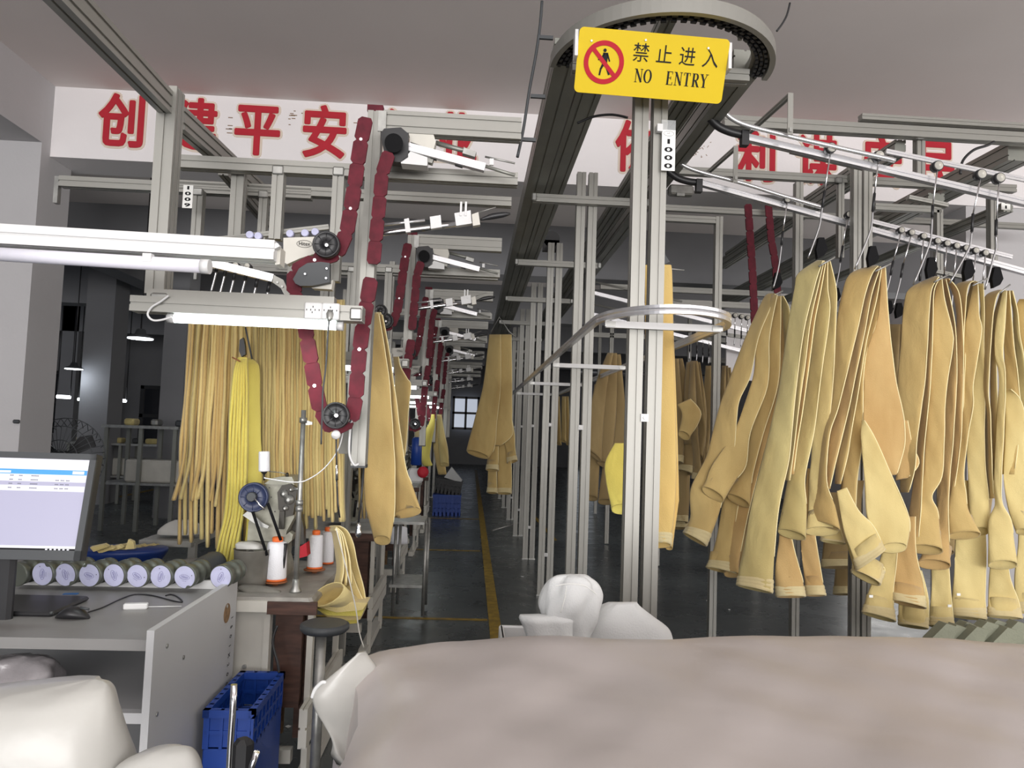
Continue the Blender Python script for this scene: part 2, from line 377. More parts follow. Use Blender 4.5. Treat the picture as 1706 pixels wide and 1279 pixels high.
# slogan on the beam
chars = [('创', 203, 207), ('建', 322, 214), ('平', 428, 221), ('安', 540, 226), ('企', 650, 232), ('业', 758, 236),
         ('依', 1060, 250), ('利', 1262, 266), ('谋', 1362, 272), ('安', 1472, 276), ('民', 1562, 280)]
for i, (ch, px, py) in enumerate(chars):
    c = P(px, py, YB - 0.02); s = 0.385
    where = ('nearest the left pillar', 'second from left pillar', 'third from left pillar', 'fourth from left pillar', 'fifth from left pillar', 'just left of conveyor', 'behind the sign posts', 'first right of conveyor', 'second right of conveyor', 'third right of conveyor', 'nearest the right pillar')[i]
    r = thing('wall_character', 'red character %s with cream edging on white beam, %s' % (ch, where), 'lettering', (c.x, c.y, c.z - .19), 'slogan characters on the beam')
    m = frame((c.x, YB - 0.006, c.z), (1, 0, 0), (0, 0, 1))
    xs = 1.0 if i < 6 else 0.92
    text('character_backing', ch, 'cream', r, frame((c.x, YB - 0.004, c.z), (1, 0, 0), (0, 0, 1)), s, 0.003, 0, xs, 0, .028, 1.20)
    text('character_face', ch, 'redp', r, frame((c.x, YB - 0.012, c.z), (1, 0, 0), (0, 0, 1)), s, 0.003, 0, xs, 0, .0105, 1.20)
# old glue marks where a character has come off
gm = MB()
for k in range(26):
    px = random.uniform(1140, 1185); py = random.uniform(236, 262); c = P(px, py, YB)
    a = random.uniform(0, 3.1); L = random.uniform(.005, .03)
    gm.box((c.x, YB - 0.0015, c.z), (L, .003, .004), Matrix.Rotation(a, 3, 'Y'))
for k in range(16):
    px = random.choice([random.uniform(480, 505), random.uniform(590, 600), random.uniform(375, 385)]); py = random.uniform(185, 222); c = P(px, py, YB)
    gm.box((c.x, YB - 0.0015, c.z), (random.uniform(.01, .05), .003, .006))
tag(gm.build('glue_marks', 'chip'), 'brown glue remains on the white beam where letters came off', 'glue marks', None, 'stuff')

# ================================================================== OVERHEAD CONVEYOR (main line)
ZM = 2.95
conv = thing('overhead_conveyor', 'long overhead conveyor line with chain loop above the no entry sign', 'conveyor', (.72, 3.0, ZM))
MB().prof((.352, 3.0, ZM + .05), (.352, 27, ZM + .05), 0.12, 0.12, slots=(1, 2)).build('side_rail', 'alud', conv)
MB().prof((1.11, 3.0, ZM + .05), (1.11, 27, ZM + .05), 0.10, 0.12, slots=(1, 2)).build('side_rail', 'alud', conv)
MB().prof((.485, 3.1, ZM + .03), (.485, 27, ZM + .03), 0.12, 0.03, slots=(2, 1)).build('chain_tray', 'alud', conv)
MB().prof((.95, 3.1, ZM + .03), (.95, 27, ZM + .03), 0.12, 0.03, slots=(3, 1)).build('chain_tray', 'alud', conv)
MB().prof((.74, 3.35, ZM + .16), (.74, 2.5, ZM + .16), 0.06).build('centre_rail', 'alud', conv)
# curved end: aluminium track with a black toothed chain below
cxL, cyL, rL = 0.74, 3.0, 0.42
def arcring(r0, r1, z0, z1, n=40, a0=180, a1=360):
    m = MB(); vs = []; fs = []
    for i in range(n + 1):
        a = R(a0 + (a1 - a0) * i / n); c, s_ = math.cos(a), math.sin(a)
        for rr, zz in ((r0, z0), (r1, z0), (r1, z1), (r0, z1)): vs.append((cxL + rr * c, cyL + rr * s_, zz))
    for i in range(n):
        for k in range(4): fs.append((i * 4 + k, i * 4 + (k + 1) % 4, i * 4 + 4 + (k + 1) % 4, i * 4 + 4 + k))
    fs += [(0, 1, 2, 3), (n * 4 + 3, n * 4 + 2, n * 4 + 1, n * 4)]
    return m.add(vs, fs)
arcring(rL - .05, rL + .035, ZM + .01, ZM + .045).build('curved_track', 'alu', conv)
arcring(rL + .022, rL + .045, ZM - .02, ZM + .03).build('curved_guard', 'alu', conv)
ch = MB()
for i in range(66):
    a = R(180 + 180 * (i + .5) / 66); rot = Matrix.Rotation(a, 3, 'Z')
    for q in (-.028, -.010, .008):
        ch.box((cxL + (rL + q) * math.cos(a), cyL + (rL + q) * math.sin(a), ZM + (.006 if (i + int(q * 100)) % 2 else -.004)), (.012, .022, .024), rot)
ch.build('toothed_chain', 'black', conv)
for a in (238, 262, 282, 318):
    aa = R(a); c = Vector((cxL + (rL - .07) * math.cos(aa), cyL + (rL - .07) * math.sin(aa), ZM + .05))
    m = MB().rbox(c, (.06, .035, .03), .008, Matrix.Rotation(aa + R(90), 3, 'Z')).cyl(c + Vector((0, 0, -.03)), c, .009)
    m.build('track_clamp', 'alu', conv)
c = P(1150, 22, 2.68)
MB().cyl(c + Vector((0, 0, -.0)), c + Vector((0, 0, .10)), .038, n=24).build('drive_motor', 'steel', conv)
# black guide arm along the left side of the loop
pts = pxs([(903, 2), (900, 40), (893, 90), (882, 150), (872, 215), (862, 262)], 2.9)
m = MB().tube(catmull(pts, 4), .006)
for (px, py) in ((897, 62), (884, 160), (868, 232)):
    a = P(px, py, 2.9); m.box(a + Vector((.03, 0, 0)), (.06, .012, .014))
m.build('guide_arm', 'charcoal', conv)
MB().tube(catmull(pxs([(1316, 5), (1311, 25), (1303, 40), (1294, 52)], 2.7), 4), .004).build('cable', 'black', conv)

# ---- twin posts along the line
PAIRS = [2.85 + 1.8 * k for k in range(10)]
names = ('nearest the camera, carrying the no entry sign', 'second from the camera in the row under the conveyor', 'third from the camera in the row under the conveyor',
         'fourth from the camera in the row', 'fifth from the camera in the row', 'sixth from the camera in the row', 'seventh from the camera in the row', 'eighth from the camera in the row', 'ninth from the camera in the row', 'tenth from the camera in the row')
for k, d in enumerate(PAIRS):
    xc = .690 if k else .668
    top = 2.90 if k == 0 else 3.08
    r = thing('conveyor_support', 'pair of slotted aluminium posts %s' % names[k], 'post', (xc, d, 0), 'twin posts under the conveyor')
    for s_ in (-1, 1):
        MB().prof((xc + s_ * .038, d, 0.012), (xc + s_ * .038, d, top), .056, .056, (0, 1, 0)).build('post', 'alu', r)
        MB().box((xc + s_ * .038, d, .006), (.07, .07, .012)).build('foot_plate', 'steel', r)
    zs = (0.35, 1.47) if k != 1 else (1.44, 0.3)
    for z in zs: 
        cl = MB().box((xc, d - .031, z), (.030, .008, .030)).build('spacer_clip', 'white', r)
        MB().cyl((xc, d - .035, z), (xc, d - .040, z), .006, n=10).build('screw', 'steel', cl)
    if k:
        MB().prof((.34, d - .06, 2.88), (1.08, d - .06, 2.88), .05, .05).build('cross_bar', 'alu', r)
        for xx in (.345, 1.075): MB().rbox((xx, d - .09, 2.88), (.03, .02, .05), .006).build('corner_bracket', 'steel', r)
    else:
        MB().prof((.36, d + .1, 2.91), (1.1, d + .1, 2.91), .06, .05).build('cross_bar', 'alu', r)
# black belt wheel on top of the third pair
tag(MB().cyl((.665, 6.56, 3.15), (.665, 6.62, 3.15), .075, n=24).box((.665, 6.59, 3.09), (.15, .06, .1)).build('pulley_housing', 'black'), 'black belt wheel housing on top of the third pair of posts', 'wheel')
# flat cover plates hung under the line further back
# ---- stadium shaped hand rail loop lower down
h2, LX, RX = 1.845, .475, .985
loop = thing('guide_rail_loop', 'silver guide rail loop bent around the twin posts below the sign', 'rail', (.73, 2.85, h2))
pts = [Vector((LX, y, h2)) for y in (9.0, 7.5, 6.0, 4.5, 3.4)]
for i in range(0, 13):
    a = R(180 + 180 * i / 12); pts.append(Vector(((LX + RX) / 2 + (RX - LX) / 2 * math.cos(a), 2.88 + .36 * math.sin(a), h2)))
pts += [Vector((RX, y, h2)) for y in (3.4, 4.5, 6.0, 7.5, 9.0)]
def ribbonrail(pts, w, h, sub=4):
    m = MB(); pts = catmull(pts, sub); vs = []; fs = []; N = len(pts)
    for k, p in enumerate(pts):
        t = (pts[min(k + 1, N - 1)] - pts[max(k - 1, 0)]).normalized(); n = t.cross(Vector((0, 0, 1))).normalized()
        q = [(-w / 2, -h / 2), (w / 2, -h / 2), (w / 2, -h / 6), (w / 3, 0), (w / 2, h / 6), (w / 2, h / 2), (-w / 2, h / 2), (-w / 2, h / 6), (-w / 3, 0), (-w / 2, -h / 6)]
        for a, b in q: vs.append(p + n * a + Vector((0, 0, b)))
    L = 10
    for k in range(N - 1):
        for i in range(L): fs.append((k * L + i, k * L + (i + 1) % L, (k + 1) * L + (i + 1) % L, (k + 1) * L + i))
    fs += [tuple(range(L - 1, -1, -1)), tuple(range((N - 1) * L, N * L))]
    return m.add(vs, fs)
ribbonrail(pts, .02, .032).build('rail', 'alub', loop)
for d in PAIRS[:4]:
    MB().box(((LX + RX) / 2, d - .045, h2 - .02), (RX - LX - .06, .02, .026)).build('cross_bracket', 'white', loop)
    for xx in (LX + .045, RX - .045): MB().box((xx, d - .057, h2 - .02), (.04, .006, .02)).build('joint_plate', 'steel', loop)

# ---- NO ENTRY sign
def quadmat(tl, tr, bl_): 
    o = Vector(tl); x = (Vector(tr) - o); y = (o - Vector(bl_)); return o, x, y
tl, tr, blc = P(968, 44, 2.62), P(1219, 66, 2.62), P(956, 153, 2.70)
W = (tr - tl).length; Hs = (tl - blc).length
sgn = thing('no_entry_sign', 'yellow sign reading 禁止进入 NO ENTRY with red prohibition symbol on the twin posts', 'sign', (tl + tr) / 2 - Vector((0, 0, Hs)))
Fm = frame(blc, tr - tl, tl - blc)
def S(x, y, z=0): return Fm @ Vector((x * W, y * Hs, z))
def rrect(w, h, r, n=6):
    q = []
    for cx_, cy_, a0 in ((w - r, r, -90), (w - r, h - r, 0), (r, h - r, 90), (r, r, 180)):
        for i in range(n + 1):
            a = R(a0 + 90 * i / n); q.append((cx_ + r * math.cos(a), cy_ + r * math.sin(a)))
    return q
nz = (Fm.to_3x3() @ Vector((0, 0, 1)))
MB().prism([Fm @ Vector((x, y, -.006)) for x, y in rrect(W, Hs, .018)], nz * .006).build('sign_board', 'sign', sgn)
def smb(): return MB()
def ring(cx_, cy_, r0, r1, n=40):
    m = MB(); vs = []; fs = []
    for i in range(n):
        a = 2 * math.pi * i / n
        for rr in (r0, r1):
            for z in (.0006, .0022): vs.append(Fm @ Vector((cx_ + rr * math.cos(a), cy_ + rr * math.sin(a), z)))
    for i in range(n):
        j = (i + 1) % n
        fs += [(i * 4, j * 4, j * 4 + 2, i * 4 + 2), (i * 4 + 1, i * 4 + 3, j * 4 + 3, j * 4 + 1), (i * 4, i * 4 + 1, j * 4 + 1, j * 4), (i * 4 + 2, j * 4 + 2, j * 4 + 3, i * 4 + 3)]
    return m.add(vs, fs)
ccx, ccy, cr = .180 * W, .49 * Hs, .335 * Hs
def poly2(m, pts, z=.0006, t=.001): 
    return m.prism([Fm @ Vector((x, y, z)) for x, y in pts], nz * t)
man = MB()
u = Hs
def bar(m, x0_, y0_, x1_, y1_, w0, w1=None, z=.0006, t=.001):
    w1 = w0 if w1 is None else w1; dx, dy = x1_ - x0_, y1_ - y0_; L = math.hypot(dx, dy); nx, ny = -dy / L, dx / L
    poly2(m, [(x0_ - nx * w0 / 2, y0_ - ny * w0 / 2), (x1_ - nx * w1 / 2, y1_ - ny * w1 / 2), (x1_ + nx * w1 / 2, y1_ + ny * w1 / 2), (x0_ + nx * w0 / 2, y0_ + ny * w0 / 2)], z, t)
bx_, by_ = ccx, ccy
man.prism([Fm @ Vector((bx_ + .0 + .028 * u * math.cos(R(a)), by_ + .185 * u + .028 * u * math.sin(R(a)), .0006)) for a in range(0, 360, 30)], nz * .001)
bar(man, bx_ + .015 * u, by_ + .15 * u, bx_ + .02 * u, by_ - .02 * u, .085 * u, .07 * u)
bar(man, bx_ + .04 * u, by_ + .14 * u, bx_ + .095 * u, by_ + .02 * u, .032 * u, .022 * u)
bar(man, bx_ + .0 * u, by_ + .14 * u, bx_ - .055 * u, by_ + .045 * u, .032 * u, .024 * u)
bar(man, bx_ - .05 * u, by_ + .05 * u, bx_ - .10 * u, by_ + .035 * u, .024 * u, .02 * u)
bar(man, bx_ + .0 * u, by_ - .01 * u, bx_ - .04 * u, by_ - .10 * u, .045 * u, .03 * u)
bar(man, bx_ - .04 * u, by_ - .09 * u, bx_ - .055 * u, by_ - .20 * u, .03 * u, .028 * u)
bar(man, bx_ + .03 * u, by_ - .01 * u, bx_ + .065 * u, by_ - .10 * u, .045 * u, .03 * u)
bar(man, bx_ + .06 * u, by_ - .09 * u, bx_ + .105 * u, by_ - .185 * u, .03 * u, .03 * u)
man.build('walking_figure', 'ink', sgn)
m = ring(ccx, ccy, cr * .77, cr)
bar(m, ccx - cr * .62, ccy + cr * .62, ccx + cr * .62, ccy - cr * .62, cr * .20, z=.0018, t=.0008)
m.build('prohibition_ring', 'signred', sgn)
for i, chh in enumerate('禁止进入'):
    text('sign_character', chh, 'ink', sgn, Fm @ Matrix.Translation(((.42 + .155 * i + .0) * W, (.665) * Hs, .0015)), .31 * Hs, .0004, 0, .92)
# serif capitals drawn stroke by stroke
def letters(word, x, y, h, w, gap):
    m = MB(); tk, tn, sf = h * .15, h * .05, h * .045
    def V(x_, y0_, y1_, t): bar(m, x + x_, y + y0_, x + x_, y + y1_, t)
    def Hh_(x0_, x1_, y_, t): bar(m, x + x0_, y + y_, x + x1_, y + y_, t)
    def ser(xc_, yc_, wd=None): wd = wd or h * .17; Hh_(xc_ - wd, xc_ + wd, yc_, sf)
    for c_ in word:
        if c_ == 'N':
            V(w * .15, 0, h, tn); V(w * .85, 0, h, tn); bar(m, x + w * .15, y + h, x + w * .85, y, tk); ser(w * .15, 0, h * .11); ser(w * .08, h, h * .1); ser(w * .85, h, h * .11)
        elif c_ == 'O':
            N = 20
            for i in range(N):
                a0_, a1_ = 2 * math.pi * i / N, 2 * math.pi * (i + 1) / N; t_ = tn + (tk - tn) * abs(math.cos((a0_ + a1_) / 2))
                bar(m, x + w / 2 + w * .42 * math.cos(a0_), y + h / 2 + h * .5 * math.sin(a0_), x + w / 2 + w * .42 * math.cos(a1_), y + h / 2 + h * .5 * math.sin(a1_), t_)
        elif c_ == 'E':
            V(w * .25, 0, h, tk); Hh_(w * .05, w * .85, h, sf); Hh_(w * .05, w * .88, 0, sf); Hh_(w * .25, w * .65, h * .52, sf)
            V(w * .83, h * .82, h, sf); V(w * .87, 0, h * .2, sf); V(w * .64, h * .4, h * .64, sf)
        elif c_ == 'T':
            V(w * .5, 0, h, tk); Hh_(w * .08, w * .92, h, sf); V(w * .1, h * .8, h, sf); V(w * .9, h * .8, h, sf); ser(w * .5, 0)
        elif c_ == 'R':
            V(w * .25, 0, h, tk); ser(w * .25, 0, h * .14); Hh_(w * .05, w * .55, h, sf); Hh_(w * .25, w * .55, h * .5, sf)
            for i in range(8):
                a0_, a1_ = R(90 - 22.5 * i), R(90 - 22.5 * (i + 1)); t_ = sf + (tk - sf) * math.cos((a0_ + a1_) / 2)
                bar(m, x + w * .55 + w * .24 * math.cos(a0_), y + h * .75 + h * .25 * math.sin(a0_), x + w * .55 + w * .24 * math.cos(a1_), y + h * .75 + h * .25 * math.sin(a1_), t_)
            bar(m, x + w * .5, y + h * .5, x + w * .88, y, tk); ser(w * .92, 0, h * .08)
        elif c_ == 'Y':
            V(w * .5, 0, h * .48, tk); bar(m, x + w * .14, y + h, x + w * .5, y + h * .45, tk); bar(m, x + w * .86, y + h, x + w * .5, y + h * .45, tn); ser(w * .5, 0); ser(w * .14, h, h * .14); ser(w * .86, h, h * .12)
        x += w + gap
    return m
letters('NO', .395 * W, .235 * Hs, .20 * Hs, .052 * W, .008 * W).build('sign_words', 'ink', sgn)
letters('ENTRY', .605 * W, .235 * Hs, .20 * Hs, .050 * W, .008 * W).build('sign_words', 'ink', sgn)
for (x, y) in ((.085, .80), (.44, .88), (.86, .84)):
    MB().cyl(S(x, y, 0), S(x, y, .004), .004, n=10).build('screw', 'steel', sgn)
for (xx) in (-.012, 1.012): 
    MB().box(S(xx, .72 if xx < 0 else .72, -.02), (.012, .05, .10)).build('mounting_tab', 'white', sgn)
# number tags
def numtag(tlp, brp, d, digits, label, logo=True, nm='number_tag'):
    a, b = P(tlp[0], tlp[1], d), P(brp[0], brp[1], d); w = b.x - a.x; hh = a.z - b.z; c = (a + b) / 2
    r = thing(nm, label, 'number tag', (c.x, d, b.z), 'white number tags')
    MB().box((c.x, d, c.z), (w, .003, hh)).build('card', 'tag', r)
    if logo: 
        MB().box((c.x, d + .004, a.z + hh * .08), (w * 1.05, .003, hh * .35)).build('plastic_holder', 'clear', r)
        MB().box((a.x - .010, d, a.z + .005), (.022, .02, .03)).build('clip', 'white', r)
    n = len(digits) + (1 if logo else 0)
    for i, dg in enumerate(digits):
        zz = a.z - hh * (i + (1.45 if logo else .5)) / (n + (.0))
        text('digit', dg, 'ink', r, frame((c.x, d - .0018, zz), (1, 0, 0), (0, 0, 1)), hh / n * .80, .0003, .0008, 2.5)
    if logo:
        m = MB(); N = 20
        for i in range(N):
            t0, t1 = 2 * math.pi * i / N, 2 * math.pi * (i + 1) / N
            f_ = lambda t: Vector((c.x + w * .38 * math.cos(t), d - .002, a.z - hh * .09 + hh * .06 * math.sin(t)))
            m.tube([f_(t0), f_(t1)], .0006, 4)
        m.build('oval_logo', 'ink', r)
        text('logo_word', 'HT', 'ink', r, frame((c.x, d - .0018, a.z - hh * .09), (1, 0, 0), (0, 0, 1)), hh * .05, .0002)
numtag((1103, 216), (1124, 285), 2.80, '1000', 'white vertical number tag reading 1000 beside the sign posts')
numtag((306, 308), (320, 347), 3.35, '1009', 'small white number tag reading 1009 on the left station frame', False)
numtag((1668, 324), (1683, 350), 3.6, '011', 'pale number tag reading 011 at the right end of the rails', False)

# ================================================================== LEFT SEWING STATIONS (one built, the rest copied down the aisle)
def belt(px, d, width, seg=.085, thick=.014):
    """crimson link belt along a pixel path at depth d; wide overlapping link plates facing the aisle's near end"""
    pts = catmull(pxs(px, d), 8); m = MB(); acc = [0]
    for a, b in zip(pts, pts[1:]): acc.append(acc[-1] + (b - a).length)
    def at(s_):
        s_ = max(0, min(acc[-1], s_))
        for i in range(len(acc) - 1):
            if acc[i + 1] >= s_: 
                t = (s_ - acc[i]) / max(1e-6, acc[i + 1] - acc[i]); return pts[i].lerp(pts[i + 1], t)
        return pts[-1]
    n = max(1, int(acc[-1] / seg)); Y = Vector((0, 1, 0))
    for i in range(n):
        p, q = at(i * seg), at((i + 1) * seg + .004); t = (q - p).normalized(); s_ = t.cross(Y).normalized(); y = Y * thick * (.5 if i % 2 else .35)
        w = width / 2; L = (q - p).length; c = .012
        poly = [p - s_ * (w - c), p + t * c - s_ * w, q - t * c - s_ * w, q - s_ * (w - c), q + s_ * (w - c * .6), q - t * c + s_ * w, p + t * c + s_ * w, p + s_ * (w - c * .6)]
        m.prism([v - y for v in poly], y * 2)
    return m, at, n
def wheelm(c, r, w=.03, face=Vector((0, -1, 0))):
    m = MB().lathe(c, face, [(r * .2, -w / 2), (r, -w / 2), (r, w / 2 - .004), (r * .93, w / 2), (r * .86, w / 2 - .005), (r * .25, w / 2 - .006), (r * .22, w / 2 + .004), (r * .02, w / 2 + .004)], 28)
    for i in range(8):
        a = R(45 * i); u = Vector((math.cos(a), 0, math.sin(a)))
        m.tube([c + u * r * .25 + face * (w / 2 - .006), c + u * r * .85 + face * (w / 2 - .006)], .002, 4)
    return m
D0 = 2.80
st = thing('station_frame', 'silver aluminium frame of the nearest sewing station, hung with a lit tube lamp', 'machine frame', (-.37, D0, 0), 'station frames along the aisle')
A_ = lambda px, py, d=D0: P(px, py, d)
# hanging near post (does not reach the floor) and the floor leg behind it
t_ = A_(624, 190); b_ = A_(601, 775); xp = (t_.x + b_.x) / 2
MB().prof((xp, D0, b_.z), (xp, D0, t_.z), .052, .07, (0, 1, 0)).build('post', 'alu', st)
MB().box((xp, D0, t_.z + .012), (.06, .06, .024)).build('red_end_cap', 'red', st)
MB().box((xp, D0, b_.z - .002), (.056, .056, .012)).build('end_cap', 'charcoal', st)
lx = A_(567, 1055, 4.45).x
MB().prof((lx, 4.45, 0.01), (lx, 4.45, 2.80), .045, .06, (0, 1, 0)).build('floor_leg', 'alu', st)
MB().box((lx - .03, 4.45, .006), (.16, .05, .012)).build('foot_plate', 'steel', st)
# twin cross beams to the conveyor
def xbeam(a, b, d, w, h, nm='cross_beam', m='alu', parent=None, x1=None):
    p, q = P(a[0], a[1], d), P(b[0], b[1], d); z = (p.z + q.z) / 2
    return MB().prof((p.x, d, z), (x1 if x1 is not None else q.x, d, z), w, h).build(nm, m, parent or st)
xbeam((640, 203), (868, 220), D0, .05, .085)
xbeam((300, 272), (862, 300), D0 + .12, .05, .05)
xbeam((300, 318), (852, 330), 3.6, .05, .045)
xbeam((102, 306), (520, 322), 3.6, .05, .05)
MB().box(A_(637, 203, D0 - .03), (.03, .02, .08)).build('corner_bracket', 'steel', st)
# far left hanging post with its slanting rail to the ceiling
t_ = A_(284, 150, 2.5); b_ = A_(266, 492, 2.5); x1_ = (t_.x + b_.x) / 2
MB().prof((x1_, 2.5, b_.z), (x1_, 2.5, t_.z), .062, .07, (0, 1, 0)).build('post', 'alu', st)
sl = MB().prof(P(278, 172, 2.48), P(84, -32, 1.62) , .045, .075).build('depth_rail', 'alu', st)
# short hanging posts
for (px, y0_, y1_, w, d) in ((466, 282, 400, .045, 2.92), (566, 284, 470, .045, 2.92), (400, 280, 400, .05, 3.0), (333, 318, 398, .045, 3.5), (441, 322, 400, .04, 3.6)):
    a, b = P(px, y0_, d), P(px - 3, y1_, d); MB().prof((a.x, d, b.z), (a.x, d, a.z), w, w, (0, 1, 0)).build('hanging_post', 'alu', st)
    MB().rbox((a.x, d - .025, a.z - .012), (.045, .01, .035), .006).build('corner_bracket', 'steel', st)
a = P(97, 300, 3.6); MB().box((a.x, 3.6, a.z - .05), (.02, .03, .13)).build('end_bracket', 'steel', st)
# depth rails running back from the frame
MB().prof(P(296, 196, 2.62), P(446, 330, 4.1), .05, .08).build('depth_rail', 'alu', st)
MB().prof(P(372, 282, 3.1), P(446, 372, 4.4), .04, .05).build('depth_rail', 'alu', st)
# lamp beam with sockets and lit tube
dL = 2.45
p, q = P(224, 507, dL), P(606, 525, dL); zL = (p.z + q.z) / 2
MB().prof((p.x, dL, p.z), (q.x, dL, q.z), .07, .05).build('lamp_beam', 'alu', st)
MB().box((P(405, 497, dL).x, dL, P(405, 499, dL).z + .006), (.60, .045, .026)).build('cable_duct', 'alu', st)
MB().rbox(P(593, 523, dL - .035), (.04, .012, .04), .006).build('corner_bracket', 'steel', st)
MB().rbox(P(266, 493, dL - .02), (.055, .02, .02), .006).build('corner_bracket', 'steel', st)
for i in range(1, 7):
    c_ = st.copy(); COL.objects.link(c_); c_.location = st.location + Vector((0, 1.8 * i, 0))
    c_['label'] = 'silver aluminium frame of the %s sewing station along the aisle' % ('', 'second', 'third', 'fourth', 'fifth', 'sixth', 'seventh')[i]
    for ch_ in st.children:
        if ch_.name.split('.')[0] in ('depth_rail',) or (i > 3 and ch_.name.split('.')[0] in ('corner_bracket', 'hanging_post')): continue
        o2 = ch_.copy(); COL.objects.link(o2); o2.parent = c_
# the lit tube
def tubelamp(a, b, r, nm, label, m, st_m='white', group=None, light=0, caps=True):
    a, b = Vector(a), Vector(b); t = (b - a).normalized(); c = (a + b) / 2
    r_ = thing(nm, label, 'lamp', c - Vector((0, 0, r)), group)
    MB().cyl(a, b, r, n=16).build('glowing_tube' if light else 'diffuser', m, r_)
    if caps:
        MB().cyl(a - t * .012, a + t * .01, r * 1.08, n=16).build('end_cap', st_m, r_); MB().cyl(b - t * .01, b + t * .012, r * 1.08, n=16).build('end_cap', st_m, r_)
    if light:
        l = bpy.data.lights.new('tube_light', 'AREA'); l.shape = 'RECTANGLE'; l.size = (b - a).length; l.size_y = r * 2; l.energy = light; l.color = (0.92, 1.0, 0.97)
        o = bpy.data.objects.new('tube_light', l); COL.objects.link(o); o.parent = r_; o.location = (0, 0, -.002)
    return r_
tl_ = tubelamp(P(286, 530, dL), P(566, 543, dL), .0145, 'tube_lamp', 'lit white tube lamp under the beam in front of the dense yellow bags', 'lamp', light=2.2)
MB().box((P(426, 529, dL).x, dL, P(426, 529, dL).z + .008), (.56, .02, .006)).build('tube_holder', 'white', tl_)
for i in range(1, 6):
    dd = dL + 1.8 * i; a, b = Vector(P(286, 530, dL)), Vector(P(566, 543, dL)); a.y = b.y = dd
    tubelamp(a, b, .0145, 'tube_lamp', 'lit white tube lamp at the %s sewing station down the aisle' % ('', 'second', 'third', 'fourth', 'fifth', 'sixth')[i], 'lampf', light=1.6)
# white cable to the tube, sockets with plug and grey flex
w_ = catmull(pxs([(281, 492), (268, 502), (252, 512), (246, 524), (254, 533), (268, 533), (286, 528)], dL - .045), 5)
tag(MB().tube(w_, .0035).build('lamp_cable', 'white'), 'white cable curling from the post to the lit tube lamp', 'cable')
for i, px in enumerate((522, 551)):
    c = P(px, 518 + i * 1, dL - .042); r = thing('power_socket', 'white square wall socket %s on the lamp beam' % ('with an empty outlet' if i == 0 else 'holding a grey plug'), 'socket', c - Vector((0, 0, .028)), 'sockets on the lamp beam')
    MB().rbox(c, (.056, .012, .054), .003).build('face_plate', 'white', r)
    m = MB()
    for (dx, dz) in ((0, .010), (-.007, 0), (.007, 0), (-.002, -.008), (-.020, 0), (.020, 0)): m.box(c + Vector((dx, -.0065, dz + .003)), (.0022, .002, .005))
    m.build('outlet_slots', 'ink', r)
c = P(549, 521, dL - .055)
r = thing('power_plug', 'grey plug with thin flex in the right socket', 'plug', c)
MB().lathe(c + Vector((0, .01, -.004)), (0, -.5, -1), [(.011, -.012), (.013, 0), (.009, .016), (.004, .026)], 14).build('plug_body', 'steel', r)
MB().tube(catmull(pxs([(549, 527), (546, 560), (543, 610), (538, 650), (537, 680), (535, 740)], dL - .05), 5), .0028).build('flex', 'charcoal', r)

# loading head with black wheels and crimson belt
def lift():
    r = thing('belt_lift', 'crimson link belt running over black wheels at the nearest station', 'belt conveyor', (-.5, D0, 1.0), 'crimson belt lifts of the stations')
    m, at, n = belt([(610, 196), (604, 222), (596, 270), (588, 330), (580, 370), (574, 405), (560, 425), (538, 433), (515, 435), (497, 445), (484, 462), (484, 478), (494, 496), (503, 515), (511, 560), (520, 610), (527, 655), (536, 692), (549, 713), (566, 719), (583, 707), (592, 672), (596, 620), (602, 560), (612, 500), (622, 440)], 2.62, .052)
    m.build('link_belt', 'red', r)
    m2, at2, n2 = belt([(622, 440), (628, 380), (634, 320), (638, 280), (652, 248), (668, 236)], 2.72, .05); m2.build('link_belt', 'red', r)
    sc = MB()
    for k in range(n):
        if k % 3 == 1: p = at(k * .085); sc.cyl(p + Vector((0, -.006, 0)), p + Vector((0, -.011, 0)), .006, n=8)
    sc.build('rivet', 'chrome', r)
    hw = wheelm(P(544, 408, 2.58), .047).build('drive_wheel', 'black', r)
    MB().cyl(P(544, 408, 2.565), P(544, 408, 2.55), .006, n=12).build('hub_bolt', 'chrome', hw)
    w2 = wheelm(P(560, 692, 2.56), .046).build('lower_wheel', 'black', r)
    MB().cyl(P(560, 692, 2.545), P(560, 692, 2.53), .006, n=12).build('hub_bolt', 'chrome', w2)
    q = [(488, 465), (498, 447), (512, 438), (535, 436), (549, 438), (549, 470), (520, 476), (500, 476), (492, 472)]
    MB().prism(pxs(q, 2.57), (0, .03, 0)).build('cover_plate', 'charcoal', r)
    for (px, py) in ((508, 456), (544, 447), (543, 463)): MB().cyl(P(px, py, 2.57), P(px, py, 2.56), .004, n=10).build('bolt', 'chrome', r)
    MB().prism(pxs([(472, 396), (530, 394), (532, 420), (500, 430), (478, 440), (472, 436)], 2.66), (0, .04, 0)).build('housing', 'offw', r)
    MB().prism(pxs([(516, 476), (550, 468), (555, 466), (552, 482), (520, 480)], 2.60), (0, .04, 0)).build('lower_housing', 'offw', r)
    # top housing with black sprocket plate
    MB().prism(pxs([(634, 222), (640, 214), (668, 212), (680, 222), (680, 262), (668, 270), (642, 268)], 2.74), (0, .05, 0)).build('sprocket_cover', 'black', r)
    MB().cyl(P(656, 238, 2.73), P(656, 238, 2.70), .034, n=24).build('top_wheel', 'rub', r)
    MB().prism(pxs([(668, 270), (684, 252), (712, 262), (712, 276), (668, 272)], 2.74), (0, .06, 0)).build('white_housing', 'white', r)
    MB().prism(pxs([(680, 218), (720, 216), (726, 236), (722, 250), (684, 236)], 2.78), (0, .05, 0)).build('white_housing', 'offw', r)
    return r
lf = lift()
text('logo_word', 'Hitex', 'ink', lf, frame(P(507, 406, 2.655), (1, 0, 0), (0, 0, 1)), .020, .0003, 0, .9)
